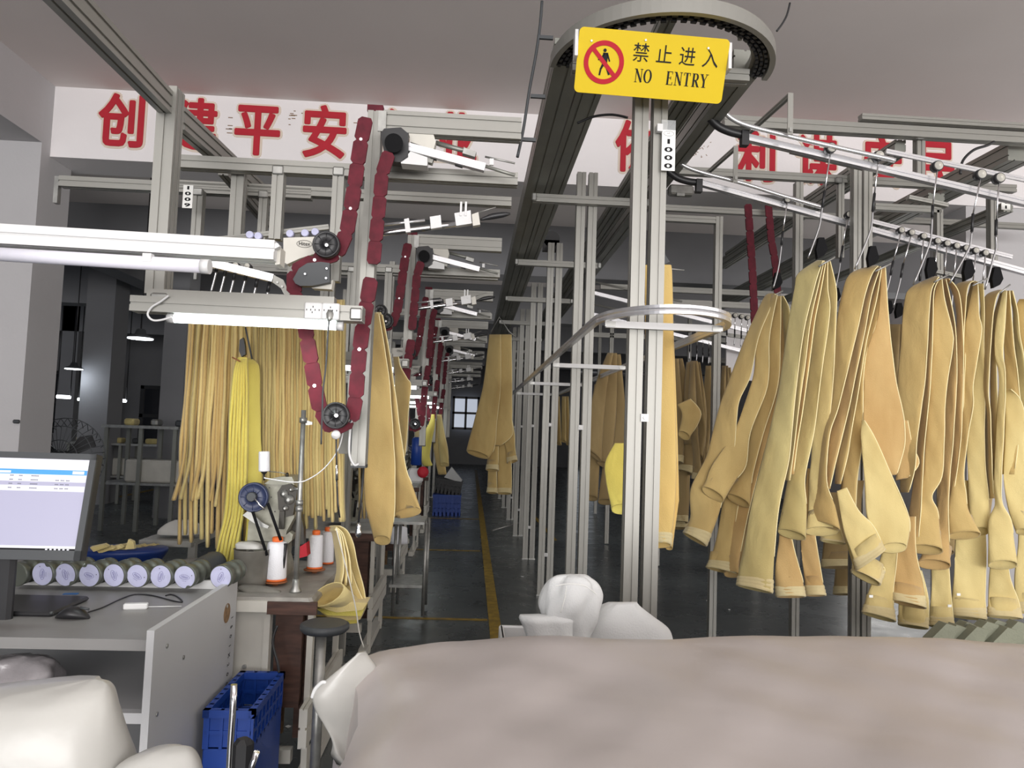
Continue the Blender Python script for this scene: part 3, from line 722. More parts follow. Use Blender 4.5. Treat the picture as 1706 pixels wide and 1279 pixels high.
m = MB(); c = P(507, 406, 2.656)
for i in range(20): m.tube([c + Vector((.027 * math.cos(R(18 * i)), 0, .013 * math.sin(R(18 * i)))), c + Vector((.027 * math.cos(R(18 * i + 18)), 0, .013 * math.sin(R(18 * i + 18))))], .0007, 4)
m.build('oval_logo', 'ink', lf)
# upper feed rail sloping down towards the conveyor, and the lower exit rail with white sensor blocks
def rails():
    r = thing('feed_rail', 'sloping silver feed rail between the nearest station and the conveyor, upper one', 'rail', P(760, 250, D0) - Vector((0, 0, .1)), 'feed rails of the stations')
    MB().prof(P(680, 246, 2.78), P(808, 280, 2.78), .03, .03).build('rail', 'alub', r)
    MB().prof(P(682, 256, 2.80), P(722, 268, 2.80), .03, .03).build('rail_bracket', 'alu', r)
    MB().tube(pxs([(806, 276), (838, 286), (858, 292)], 2.79), .007).build('rail_tip', 'alud', r)
    MB().tube(pxs([(726, 238), (792, 256)], 2.84), .010).build('pressure_tube', 'alud', r)
    MB().box(P(782, 256, 2.82), (.05, .03, .022), Matrix.Rotation(R(14), 3, 'Y')).build('sensor_block', 'steel', r)
    MB().tube(pxs([(808, 261), (858, 272)], 2.8), .004).build('thin_rod', 'steel', r)
    MB().box(P(819, 270, 2.79), (.016, .01, .025)).build('reflector', 'white', r)
    for (px, py) in ((722, 262), (765, 274), (785, 278)): MB().box(P(px, py, 2.79), (.03, .02, .016), Matrix.Rotation(R(15), 3, 'Y')).build('rail_clamp', 'charcoal', r)
    s2 = thing('exit_rail', 'silver exit rail with white sensor blocks rising to the conveyor at the nearest station', 'rail', P(720, 380, D0) - Vector((0, 0, .1)), 'exit rails of the stations')
    MB().tube(pxs([(606, 391), (640, 388), (700, 381), (786, 370)], 2.86), .012, 10).build('rail', 'chrome', s2)
    MB().tube(pxs([(636, 375), (708, 367)], 2.90), .006).build('thin_rod', 'alub', s2)
    MB().prism(pxs([(673, 365), (681, 363), (684, 386), (676, 387)], 2.83), (0, .02, 0)).build('rail_clip', 'white', s2)
    MB().prism(pxs([(716, 361), (734, 358), (736, 378), (718, 381)], 2.82), (0, .02, 0)).build('sensor_block', 'white', s2)
    MB().prism(pxs([(757, 355), (784, 350), (786, 372), (760, 376)], 2.82), (0, .03, 0)).build('switch_block', 'white', s2)
    MB().prism(pxs([(786, 357), (797, 353), (800, 374), (788, 376)], 2.81), (0, .03, 0)).build('grey_block', 'offw', s2)
    for px in (768, 776): MB().box(P(px, 348, 2.82), (.008, .01, .055)).build('prong', 'white', s2)
    MB().tube(catmull(pxs([(800, 366), (822, 360), (850, 356)], 2.82), 4), .010, rs=[.004, .006, .008, .011, .012, .012, .011, .008, .004]).build('black_spring_arm', 'black', s2)
    MB().tube(pxs([(797, 354), (826, 345)], 2.82), .002).build('wire', 'steel', s2)
    return r, s2
fr, er = rails()
ords = ('', 'second', 'third', 'fourth', 'fifth', 'sixth', 'seventh', 'eighth')
for i in range(1, 7):
    sh = (0, 1.8 * i, 0)
    if i < 5:
        c_ = copy_tree(lf, sh); c_['label'] = 'crimson link belt and black wheels of the %s station down the aisle' % ords[i]
        c_ = copy_tree(fr, sh); c_['label'] = 'sloping silver feed rail of the %s station down the aisle' % ords[i]
    c_ = copy_tree(er, sh); c_['label'] = 'exit rail with white sensor blocks, %s one down the aisle' % ords[i]
# white roof-like lamp housing at the far left in front, and its tube
p, q = P(-60, 390, 2.0), P(462, 421, 2.0)
lh = thing('lamp_housing', 'white aluminium beam crossing the upper left, ending beside the wheel box', 'beam', (p + q) / 2 - Vector((0, 0, .04)))
MB().prof(p, q, .07, .052).build('beam', 'white', lh)
MB().prism(pxs([(-60, 376), (463, 405), (466, 410), (458, 414), (-60, 386)], 1.97), (0, .02, 0)).build('upper_lip', 'white', lh)
MB().prism(pxs([(460, 406), (468, 412), (466, 440), (458, 441)], 2.0), (0, .05, 0)).build('end_piece', 'offw', lh)
tb = tubelamp(P(-60, 420, 1.95), P(342, 444, 1.95), .018, 'tube_lamp', 'unlit white tube lamp clipped below the upper left beam', 'tubeoff')
MB().box(P(247, 430, 1.94), (.022, .02, .022)).build('tube_clip', 'white', tb)
# slanted loading rail with carriers waiting behind the lamp beam
sr = thing('loading_rail', 'sloping silver rail above the lamp beam ending in a bent plate', 'rail', P(420, 450, 2.7) - Vector((0, 0, .1)))
MB().prof(P(342, 436, 2.7), P(456, 464, 2.7), .03, .028).build('rail', 'alub', sr)
MB().prism(pxs([(456, 458), (472, 466), (480, 484), (492, 500), (478, 500), (468, 480), (454, 470)], 2.68), (0, .008, 0)).build('bent_plate', 'alu', sr)
for (px, py) in ((462, 470), (470, 477)): MB().cyl(P(px, py, 2.68), P(px, py, 2.672), .004, n=10).build('bolt', 'steel', sr)

# ================================================================== RIGHT RACK: frame, inclined rails
rk = thing('rack_frame', 'aluminium frame of posts and beams holding the sloping rails on the right', 'machine frame', (2.0, 4.0, 0))
xbeam((1205, 192), (1740, 245), 4.2, .06, .065, parent=rk)
xbeam((1433, 192), (1740, 218), 4.17, .05, .035, 'cable_duct', parent=rk)
xbeam((1128, 280), (1690, 320), 4.9, .05, .052, parent=rk)
xbeam((1092, 345), (1740, 380), 5.6, .045, .045, parent=rk)
xbeam((1095, 362), (1192, 369), 5.05, .045, .045, parent=rk)
xbeam((1456, 343), (1565, 352), 5.0, .045, .045, parent=rk)
def vpost(px, ytop, d, w, ybot=None, nm='post', m='alu', parent=None):
    a = P(px, ytop, d); zb_ = 0.01 if ybot is None else P(px, ybot, d).z
    return MB().prof((a.x, d, zb_), (a.x, d, a.z), w, w, (0, 1, 0)).build(nm, m, parent or rk)
vpost(1426, 268, 4.0, .045, parent=rk); vpost(1443, 268, 4.02, .05)
vpost(1330, 305, 4.75, .05); vpost(1197, 362, 5.05, .05)
vpost(1531, 222, 4.25, .05, 300, 'hanging_post'); vpost(1400, 296, 4.9, .04, 430, 'hanging_post'); vpost(1652, 322, 4.9, .05, 470, 'hanging_post'); vpost(1563, 350, 5.0, .045, 520, 'hanging_post')
MB().rbox(P(1533, 226, 4.2), (.06, .02, .045), .008).build('corner_bracket', 'steel', rk)
MB().rbox(P(1398, 300, 4.86), (.05, .02, .04), .008).build('corner_bracket', 'steel', rk)
for (px, py, d, w, h, L) in ((1500, 246, 4.3, .07, .10, 3.2), (1700, 252, 4.3, .16, .12, 6.0), (1560, 330, 4.95, .12, .07, 4.0), (1420, 285, 4.9, .06, .06, 2.5), (1680, 345, 4.95, .07, .07, 4.0)):
    a = P(px, py, d); MB().prof(a, a + Vector((0, L, 0)), w, h).build('depth_rail', 'alud', rk)
# second bay of the rack further back
rk2 = thing('rack_frame', 'aluminium posts and beams of the further bay behind the right-hand bags', 'machine frame', (2.0, 8.0, 0))
for (a, b, d) in (((1000, 480), (1300, 488), 8.0), ((1100, 500), (1420, 520), 7.4), ((1180, 600), (1300, 604), 8.4), ((985, 560), (1250, 566), 9.5)): xbeam(a, b, d, .05, .06, parent=rk2)
for (px, yt, d) in ((1104, 478, 8.0), (1265, 500, 8.0), (1020, 520, 9.5), (1150, 500, 11.0), (1060, 530, 11.0), (1000, 540, 13.0), (1290, 470, 8.6)): vpost(px, yt, d, .05, parent=rk2)
# inclined rails
dU, dLo = 3.45, 4.1
def incl(nm_label, d, rail, pipe, guide, black, arm, gd):
    r = thing('inclined_rail', nm_label, 'rail', P(rail[0][0], rail[0][1], d) - Vector((0, 0, .1)), 'sloping carrier rails on the right')
    a, b = P(*rail[0], d), P(*rail[1], d)
    MB().prof(a, b, .035, .032).build('rail', 'alub', r)
    MB().prof(a + Vector((.25, .02, -.05)), a + Vector((.62, .02, -.115)), .02, .02).build('rail_bracket', 'alu', r)
    MB().prof(b + Vector((-.75, .02, .03)), b + Vector((-.55, .02, 0)), .03, .02).build('rail_bracket', 'alu', r)
    MB().tube(catmull(pxs(pipe, d - .06), 6), .0115, 12).build('guide_pipe', 'alub', r)
    MB().prof(P(*guide[0], gd), P(*guide[1], gd), .012, .024).build('guide_bar', 'alub', r)
    n = len(black); MB().tube(catmull(pxs(black, d), 5), .02, 10).build('black_connector', 'black', r)
    MB().box(P(black[-1][0] + 2, black[-1][1] + 6, d - .01), (.035, .04, .075)).build('black_joint', 'black', r)
    x, y0_, y1_ = arm; A0, A1 = P(x, y0_, d - .10), P(x, y1_, d - .10)
    MB().box((A0.x, d - .10, (A0.z + A1.z) / 2), (.026, .006, A0.z - A1.z)).build('bracket_arm', 'alu', r)
    MB().prof(A0 + Vector((0, 0, -.01)), A0 + Vector((-.03, .45, -.01)), .02, .02).build('bracket_arm', 'alud', r)
    MB().box(P(x, y1_ - 8, d - .108), (.012, .004, .02)).build('bolt_plate', 'steel', r)
    return r
incl('upper sloping silver carrier rail beside the no entry sign, running right', dU, [(1236, 228), (1760, 350)], [(1192, 168), (1206, 186), (1236, 206), (1310, 226), (1400, 247), (1491, 267)], [(1476, 252), (1760, 310)], [(1182, 196), (1196, 210), (1215, 219), (1238, 225)], (1317, 155, 224), dU + .02)
incl('lower sloping silver carrier rail starting behind the number tag 1000', dLo, [(1160, 303), (1760, 468)], [(1126, 262), (1140, 276), (1172, 288), (1240, 306), (1300, 325), (1369, 345)], [(1450, 368), (1686, 428)], [(1112, 284), (1128, 296), (1146, 302), (1162, 304)], (1226, 243, 304), dLo + .02)
for k, (dk) in enumerate((7.2, 7.8)):
    r = thing('inclined_rail', 'distant sloping carrier rail behind the guide loop, %s of two' % ('higher', 'lower')[k], 'rail', P(1000, 480, dk), 'distant sloping rails')
    a = P(985, 487 + 36 * k, dk); MB().prof(a, a + Vector((2.1, 0, -.42)), .035, .035).build('rail', 'alub', r)
    MB().tube([a + Vector((0, -.05, .10)), a + Vector((.9, -.05, -.06))], .011).build('guide_pipe', 'alu', r)
# cables at the right
tag(MB().tube(catmull(pxs([(1600, 290), (1604, 268), (1622, 250), (1645, 242), (1656, 236)], 4.1), 5), .008).build('cable', 'black'), 'black cable looping under the beam at upper right', 'cable')
tag(MB().tube(catmull(pxs([(962, 205), (990, 194), (1020, 191), (1046, 196)], 3.3), 5), .006).build('cable', 'black'), 'black cable arching between conveyor and sign posts', 'cable')
m = MB().rbox(P(1134, 318, 4.3), (.15, .06, .06), .01); m.rbox(P(1134, 324, 4.27), (.05, .01, .02), .002)
tag(m.build('motor_box', 'steel'), 'grey motor box under the lower rail by the number tag', 'motor')

# crimson straps of the right rack
for i, (pts_, d) in enumerate((([(1246, 340), (1250, 400), (1254, 460), (1258, 560)], 5.3), ([(1280, 340), (1285, 400), (1292, 440), (1296, 500)], 5.5))):
    m, a_, n_ = belt(pts_, d, .055, .10); tag(m.build('link_belt', 'red'), 'crimson link belt hanging %s' % ('behind the first leaning bags', 'right of the other crimson strap')[i], 'belt', 'crimson belts on the right rack')

# ================================================================== FELT SLEEVES
def loft(rings, closed_top=True):
    vs = []; fs = []; n = len(rings[0])
    for r_ in rings: vs += r_
    for k in range(len(rings) - 1):
        for i in range(n): fs.append((k * n + i, k * n + (i + 1) % n, (k + 1) * n + (i + 1) % n, (k + 1) * n + i))
    if closed_top: fs.append(tuple(range(n - 1, -1, -1)))
    fs.append(tuple(range((len(rings) - 1) * n, len(rings) * n)))
    return vs, fs
rnd = random.Random(11)
def sleeve(parent, rows, d, m='t', end='hem', skew=.03, T=.014, Te=None, name='sleeve', n=16, sub=6, ph=None, top=.5, tilt=None, edge=True):
    """flattened felt tube. rows: (y, xl, xr) or (xl, yl, xr, yr) in picture units at depth d; the ends open up.
    skew is how much nearer the right edge stands than the left one."""
    L, Rr = [], []
    for r_ in rows:
        if len(r_) == 3: L.append(P(r_[1], r_[0], d + skew)); Rr.append(P(r_[2], r_[0], d - skew))
        else: L.append(P(r_[0], r_[1], d + skew)); Rr.append(P(r_[2], r_[3], d - skew))
    L, Rr = catmull(L, sub), catmull(Rr, sub); N = len(L); rings = []
    Te = Te if Te is not None else {'hem': .045, 'cuff': .085, 'flat': .012}[end]
    ph = rnd.uniform(0, 6) if ph is None else ph
    lens = [0]
    for k in range(1, N): lens.append(lens[-1] + ((L[k] + Rr[k]) / 2 - (L[k - 1] + Rr[k - 1]) / 2).length)
    tot = lens[-1]; cuffrings = []
    tilt = {'hem': .028, 'cuff': .016, 'flat': 0}[end] if tilt is None else tilt
    def ringat(k, tt, sc=1.0, dz=Vector((0, 0, 0)), tadd=0):
        a = (Rr[k] - L[k]) / 2; c = (L[k] + Rr[k]) / 2; w = a.length; u_ = a.normalized()
        kk0, kk1 = max(k - 1, 0), min(k + 1, N - 1); t_ = ((L[kk1] + Rr[kk1]) - (L[kk0] + Rr[kk0])).normalized(); nn = u_.cross(t_).normalized()
        out = []
        for i in range(n):
            th = 2 * math.pi * i / n; cc, ss = math.cos(th), math.sin(th)
            e = math.copysign(abs(ss) ** .8, ss)
            v = c + u_ * (w * sc + tadd) * cc + nn * (tt / 2 * sc + tadd) * e + dz
            gg = max(0, (lens[k] / tot - .8) / .2) ** 2
            v.z += -(nn * e).y * sc * tilt * gg * min(1, w / .03)
            out.append(v)
        return out
    for k in range(N):
        f = lens[k] / tot; wpx = (Rr[k] - L[k]).length
        g = max(0, (f - .72) / .28) ** 1.6 if end != 'flat' else 0
        tt = T * (top + (1 - top) * min(1, f * 4)) * (1 + .35 * math.sin(ph + f * 9)) + (min(Te, wpx * .85) - T) * g
        rings.append((k, max(tt, .004)))
    R_ = [ringat(k, t_) for k, t_ in rings]
    # gentle creases across the cloth
    for k, rg in enumerate(R_):
        f = lens[k] / tot
        for i, v in enumerate(rg):
            q = math.sin(v.z * 23 + ph + i * .9) * math.sin(v.z * 9 + ph * 2 + i * .35)
            rg[i] = v + Vector((.0012, .0035, 0)) * q * min(1, f * 3)
    kN, tN = rings[-1]
    if end != 'flat':
        # turned lip and hollow mouth
        R_.append(ringat(kN, tN * .86, .93))
        back = (((L[-2] + Rr[-2]) - (L[-1] + Rr[-1])) / 2).normalized()
        R_.append(ringat(kN, tN * .75, .86, back * .03)); R_.append(ringat(kN, tN * .55, .80, back * .09))
    vs, fs = loft(R_)
    o = MB().add(vs, fs, True).build(name, m, parent)
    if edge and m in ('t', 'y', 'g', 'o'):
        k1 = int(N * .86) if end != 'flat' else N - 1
        MB().tube([R_[k][0] for k in range(0, max(3, k1))], .0026, 6).build('fold_edge_highlight', 'e', parent)  # thin pale strip: light caught by the fold, put into its colour
    if end == 'cuff':
        rr = []; K = N - 1
        # ridged band around the last 5 cm
    
        for q in range(13):
            f = q / 12; pos = (tot - .052) + f * .052
            k = max(0, min(N - 2, max([kk for kk in range(N) if lens[kk] <= pos] or [0]))); t_ = (pos - lens[k]) / max(1e-6, lens[k + 1] - lens[k]); t_ = max(0, min(1, t_))
            r0, r1 = ringat(k, rings[k][1]), ringat(k + 1, rings[k + 1][1]); add = .0022 + .0022 * abs(math.sin(f * math.pi * 3))
            cen = (L[k] + Rr[k]) / 2 * (1 - t_) + (L[k + 1] + Rr[k + 1]) / 2 * t_
            rr.append([(a * (1 - t_) + b * t_) + ((a * (1 - t_) + b * t_) - cen).normalized() * add for a, b in zip(r0, r1)])
        inner = [p.lerp((L[-1] + Rr[-1]) / 2, .06) for p in R_[N - 1]]
        rr.append(inner)
        vs = [v for q in rr for v in q]; fs = []
        for k in range(len(rr) - 1):
            for i in range(n): fs.append((k * n + i, k * n + (i + 1) % n, (k + 1) * n + (i + 1) % n, (k + 1) * n + i))
        MB().add(vs, fs, True).build('cuff', 'w' if m in 'ytgodH' else m, o)
    return o
def stitch(parent, pts, d):   # seam line lying on a sleeve
    MB().tube(catmull(pxs(pts, d), 4), .0011, 4).build('seam', 'd', parent)

def bag(label, loc, d, group='felt filter bags draped on the right rail carriers'):
    p = P(loc[0], loc[1], d); return thing('filter_bag', label, 'filter bag', (p.x, p.y, p.z), group)

# --- A: leaning bundle
r = bag('tan felt filter bag leaning left, first of the big bundles beside the grey post', (1298, 950), 3.95); d = 3.95
sleeve(r, [(489, 1280, 1291), (500, 1270, 1289), (561, 1242, 1264), (626, 1217, 1250), (666, 1202, 1232), (700, 1192, 1227), (760, 1176, 1222), (814, 1150, 1208), (861, 1150, 1196), (1139, 889, 1176, 908)], d, 't', 'cuff', .05)
sleeve(r, [(491, 1286, 1295), (560, 1262, 1282), (619, 1256, 1281), (655, 1246, 1275), (720, 1222, 1250), (774, 1186, 1243), (800, 1176, 1226), (1169, 814, 1206, 833)], d - .05, 't', 'hem', .03)
sleeve(r, [(493, 1290, 1301), (560, 1279, 1300), (640, 1270, 1296), (720, 1250, 1272), (781, 1237, 1256), (805, 1222, 1252), (1211, 826, 1249, 842)], d + .01, 't', 'hem', .03)
sleeve(r, [(493, 1297, 1305), (515, 1303, 1315), (550, 1306, 1316), (584, 1307, 1312)], d, 'g', 'flat', .03)
sleeve(r, [(495, 1294, 1303), (560, 1292, 1308), (640, 1284, 1302), (700, 1266, 1292), (760, 1254, 1272), (840, 1226, 1250), (930, 1210, 1232), (957, 1206, 1232)], d + .05, 'o', 'hem', .03)
sleeve(r, [(620, 1260, 1285), (760, 1226, 1255), (833, 1205, 1232), (884, 1196, 1224), (920, 1187, 1222), (1176, 945, 1228, 957)], d + .09, 't', 'cuff', .03)
sleeve(r, [(700, 1262, 1290), (800, 1246, 1268), (880, 1228, 1250), (950, 1220, 1244)], d + .12, 'd', 'hem', .03)
# --- B
r = bag('straw felt filter bag with a long wide front sleeve, second big bundle', (1375, 990), dU); d = dU
sleeve(r, [(434, 1360, 1371), (456, 1329, 1363), (481, 1323, 1356), (551, 1311, 1339), (640, 1298, 1327), (720, 1281, 1319), (767, 1269, 1314), (842, 1251, 1298), (908, 1240, 1291), (943, 1232, 1289), (1227, 975, 1287, 988)], d, 'g', 'cuff', .05)
sleeve(r, [(434, 1365, 1373), (481, 1352, 1362), (537, 1338, 1350), (608, 1329, 1341), (678, 1320, 1331), (760, 1312, 1321), (800, 1308, 1316)], d + .02, 'y', 'flat', .04)
sleeve(r, [(435, 1369, 1376), (481, 1358, 1368), (537, 1346, 1357), (608, 1336, 1348), (678, 1326, 1338), (740, 1318, 1328), (790, 1312, 1322)], d + .04, 'o', 'flat', .04)
sleeve(r, [(435, 1371, 1379), (481, 1363, 1379), (523, 1357, 1382), (631, 1345, 1367), (720, 1328, 1356), (795, 1313, 1341), (847, 1303, 1344), (1295, 885, 1343, 896)], d + .05, 'g', 'hem', .04)
sleeve(r, [(435, 1376, 1383), (481, 1378, 1393), (523, 1378, 1393), (631, 1365, 1388), (720, 1354, 1380), (767, 1351, 1378), (795, 1348, 1376), (833, 1347, 1380), (860, 1345, 1392), (885, 1341, 1398)], d + .07, 'y', 'hem', .03)
sleeve(r, [(780, 1320, 1336), (880, 1300, 1320), (905, 1297, 1321), (940, 1292, 1330), (965, 1291, 1337), (994, 1293, 1342)], d + .10, 'o', 'cuff', .02)
sleeve(r, [(780, 1345, 1360), (880, 1335, 1358), (905, 1334, 1360), (940, 1337, 1366), (965, 1340, 1370), (992, 1342, 1376)], d + .12, 'o', 'cuff', .02)
sleeve(r, [(840, 1375, 1390), (880, 1369, 1400), (1367, 900, 1408, 906)], d + .12, 'y', 'cuff', .02)
# --- C
r = bag('orange tan felt filter bag with one broad folded sleeve facing forward, third big bundle', (1468, 1045), dU); d = dU
sleeve(r, [(443, 1452, 1463), (456, 1416, 1453), (491, 1402, 1441), (542, 1393, 1430), (613, 1385, 1413), (680, 1374, 1396), (725, 1366, 1382), (800, 1360, 1377), (845, 1352, 1392), (1354, 868, 1400, 882)], d + .05, 't', 'hem', .05)
sleeve(r, [(444, 1460, 1467), (491, 1439, 1452), (561, 1423, 1439), (613, 1411, 1428), (680, 1394, 1414), (730, 1380, 1402), (780, 1376, 1390), (814, 1374, 1382)], d + .03, 'o', 'flat', .04)
sleeve(r, [(446, 1462, 1469), (500, 1449, 1460), (561, 1435, 1445), (640, 1419, 1432), (720, 1403, 1418), (760, 1394, 1412), (806, 1392, 1400)], d + .04, 't', 'flat', .04)
sleeve(r, [(448, 1465, 1471), (524, 1449, 1464), (594, 1432, 1442), (660, 1424, 1438), (730, 1414, 1437), (800, 1404, 1428), (848, 1400, 1426)], d + .05, 't', 'flat', .03)
sleeve(r, [(445, 1468, 1475), (524, 1463, 1480), (594, 1441, 1487), (641, 1439, 1494), (680, 1438, 1503), (704, 1438, 1507), (740, 1442, 1507), (770, 1455, 1500), (1478, 792, 1494, 790)], d + .01, 'o', 'flat', .01)
sleeve(r, [(700, 1480, 1512), (740, 1488, 1520), (1495, 760, 1531, 771), (1492, 800, 1512, 796)], d + .05, 'o', 'flat', .02)
sleeve(r, [(700, 1436, 1440), (730, 1434, 1458), (800, 1440, 1489), (854, 1443, 1512), (880, 1452, 1516), (1468, 913, 1511, 912)], d - .03, 'y', 'hem', .01, Te=.025)
sleeve(r, [(800, 1402, 1440), (860, 1400, 1436), (905, 1430, 1462)], d + .08, 'd', 'flat', .02)
sleeve(r, [(1394, 818, 1410, 812), (1400, 855, 1430, 850), (1407, 890, 1452, 872), (1418, 920, 1464, 892), (1427, 950, 1474, 916)], d - .02, 'y', 'cuff', .01, Te=.09)
sleeve(r, [(1408, 900, 1462, 940), (1420, 940, 1474, 948), (1418, 950, 1466, 975)], d + .03, 'y', 'cuff', .01)
sleeve(r, [(860, 1480, 1500), (905, 1473, 1496), (950, 1460, 1492), (990, 1445, 1488), (1436, 1020, 1492, 1036)], d + .06, 'y', 'cuff', .02)
sleeve(r, [(860, 1505, 1525), (905, 1497, 1525), (940, 1490, 1530), (970, 1486, 1538), (1485, 1000, 1543, 1014)], d + .03, 'o', 'cuff', .02)
sleeve(r, [(950, 1505, 1535), (1000, 1497, 1547), (1497, 1040, 1546, 1048)], d + .09, 'y', 'cuff', .02)
# --- D
r = bag('tan felt filter bag with gaping white sleeve mouth, fourth big bundle', (1562, 1045), dU); d = dU + .03
sleeve(r, [(461, 1556, 1564), (479, 1517, 1553), (505, 1506, 1549), (575, 1500, 1545), (641, 1494, 1540), (730, 1489, 1528), (780, 1498, 1524), (820, 1500, 1514)], d + .03, 't', 'flat', .05)
sleeve(r, [(463, 1560, 1566), (486, 1548, 1556), (542, 1544, 1554), (641, 1536, 1550), (730, 1526, 1541), (800, 1522, 1537), (850, 1515, 1534), (900, 1510, 1530)], d + .03, 'o', 'flat', .04)
sleeve(r, [(463, 1562, 1569), (500, 1556, 1574), (552, 1553, 1587), (578, 1552, 1587), (653, 1548, 1576), (730, 1542, 1573), (793, 1538, 1569), (826, 1529, 1553), (850, 1526, 1562), (880, 1524, 1566), (1514, 912, 1571, 919)], d, 't', 'hem', .02, Te=.075)
sleeve(r, [(465, 1568, 1576), (540, 1582, 1591), (618, 1578, 1594), (653, 1575, 1593), (730, 1570, 1588), (800, 1564, 1582), (860, 1560, 1580), (910, 1545, 1582), (1527, 938, 1584, 943)], d + .04, 'o', 'hem', .03)
sleeve(r, [(464, 1572, 1581), (486, 1586, 1597), (530, 1594, 1603), (580, 1590, 1605), (653, 1588, 1604), (730, 1586, 1601), (800, 1578, 1592), (850, 1576, 1586)], d + .06, 'o', 'flat', .03)
sleeve(r, [(880, 1545, 1575), (960, 1552, 1582), (1010, 1549, 1586), (1547, 1042, 1590, 1046)], d + .08, 'y', 'cuff', .02)
# --- E
r = bag('pale felt filter bag with stitched white hem, narrow bundle between two wider ones', (1625, 1030), dU); d = dU + .06
sleeve(r, [(468, 1615, 1623), (480, 1588, 1612), (540, 1597, 1607), (640, 1590, 1602), (700, 1588, 1598)], d + .06, 't', 'flat', .05)
sleeve(r, [(468, 1619, 1626), (510, 1608, 1620), (560, 1601, 1612), (600, 1600, 1608), (700, 1596, 1604)], d + .05, 'y', 'flat', .04)
sleeve(r, [(469, 1622, 1629), (524, 1611, 1631), (554, 1606, 1635), (636, 1604, 1622), (676, 1602, 1621), (730, 1598, 1612), (790, 1589, 1606), (820, 1583, 1609), (850, 1578, 1614), (1579, 893, 1634, 891)], d, 't', 'hem', .02, Te=.06)
sleeve(r, [(472, 1630, 1638), (520, 1634, 1640), (563, 1630, 1639), (636, 1621, 1641), (730, 1611, 1640), (790, 1612, 1643), (840, 1614, 1648), (885, 1618, 1648)], d + .03, 'y', 'hem', .02)
sleeve(r, [(800, 1600, 1635), (880, 1592, 1641), (940, 1590, 1643), (990, 1586, 1641), (1010, 1583, 1642), (1584, 1026, 1643, 1033)], d + .07, 'y', 'cuff', .02)
# --- F
r = bag('yellowish felt filter bag, widest bundle at the right-hand end with pale draped leg', (1672, 1030), dU); d = dU + .02
sleeve(r, [(483, 1662, 1670), (495, 1640, 1660), (540, 1634, 1653), (640, 1634, 1647), (690, 1639, 1650), (760, 1640, 1652), (830, 1646, 1656)], d + .06, 't', 'flat', .05)
sleeve(r, [(483, 1668, 1674), (540, 1653, 1662), (620, 1650, 1660), (720, 1652, 1664), (800, 1652, 1662)], d + .05, 'y', 'flat', .04)
sleeve(r, [(484, 1671, 1677), (540, 1659, 1674), (590, 1657, 1671), (630, 1664, 1675), (730, 1659, 1672), (800, 1656, 1668), (838, 1658, 1670), (865, 1647, 1684), (900, 1646, 1690), (1646, 940, 1695, 942)], d - .01, 'y', 'hem', .015, Te=.06)
sleeve(r, [(484, 1675, 1682), (560, 1672, 1688), (640, 1674, 1697), (700, 1672, 1700), (790, 1668, 1690)], d + .04, 't', 'flat', .03)
sleeve(r, [(484, 1679, 1687), (518, 1688, 1695), (560, 1688, 1699), (600, 1690, 1707), (680, 1692, 1716), (760, 1694, 1720)], d + .05, 'g', 'flat', .03)
sleeve(r, [(648, 1675, 1684), (670, 1675, 1702), (730, 1674, 1714), (800, 1672, 1716), (850, 1680, 1716), (886, 1692, 1718)], d + .02, 'y', 'hem', .02)
sleeve(r, [(900, 1652, 1676), (960, 1648, 1682), (1000, 1646, 1697), (1646, 1026, 1703, 1031)], d + .07, 'y', 'cuff', .02)
# --- G at the frame's edge
r = bag('tan felt filter bag cut by the right edge of the view', (1712, 1020), dU); d = dU + .05
sleeve(r, [(498, 1698, 1712), (520, 1693, 1725), (600, 1703, 1745), (720, 1706, 1748), (800, 1700, 1750)], d, 't', 'flat', .03)
sleeve(r, [(790, 1702, 1730), (830, 1694, 1735), (900, 1696, 1740), (960, 1690, 1740), (1020, 1692, 1742)], d + .06, 'y', 'cuff', .02)
# small white care tags
for (px, py, d_) in ((1451, 993, dU + .0), (1582, 1009, dU + .05), (1597, 990, dU + .07), (1116, 863, 3.35)):
    tag(MB().box(P(px, py, d_), (.018, .003, .012)).build('care_tag', 'tag'), 'tiny white tag sewn near a cuff, %s' % {1451: 'below the tilted open sleeve', 1582: 'on the fourth bundle', 1597: 'on the narrow bundle', 1116: 'on the flat yellow bag'}[px], 'tag', 'sewn tags')

# --- H: flat bright yellow bag behind the sign posts
r = bag('flat warm yellow filter bag hanging straight behind the sign posts', (1105, 900), 3.35, 'flat hanging bags'); d = 3.35
sleeve(r, [(444, 1075, 1116), (456, 1074, 1120), (600, 1075, 1123), (760, 1076, 1127), (850, 1078, 1124), (885, 1080, 1120), (908, 1080, 1118)], d, 'H', 'cuff', .01, T=.02, Te=.03)
sleeve(r, [(520, 1112, 1121), (700, 1114, 1128), (820, 1112, 1131), (842, 1110, 1130), (912, 1108, 1120)], d + .03, 'H', 'hem', .01)
sleeve(r, [(446, 1060, 1068), (620, 1058, 1066), (735, 1052, 1064)], d + .03, 'H', 'flat', .02)
sleeve(r, [(738, 1024, 1050), (770, 1008, 1052), (800, 1009, 1056), (835, 1016, 1058), (848, 1018, 1058)], d + .05, 'Y', 'hem', .01)
MB().tube(pxs([(1100, 446), (1140, 450)], d), .003).build('hook_pin', 'steel', r)
c_ = thing('hanging_carrier', 'thin carrier rod and dark paddle above the flat yellow bag behind the posts', 'carrier', P(1100, 440, 3.4), 'carriers of the flat bags')
MB().tube(pxs([(1108, 262), (1098, 330), (1097, 360)], 3.36), .0035).build('rod', 'rod', c_); MB().tube(pxs([(1097, 345), (1097, 385)], 3.38), .006).build('grip', 'black', c_)
MB().tube(pxs([(1097, 385), (1094, 450)], 3.36), .0035).build('lower_rod', 'rod', c_)
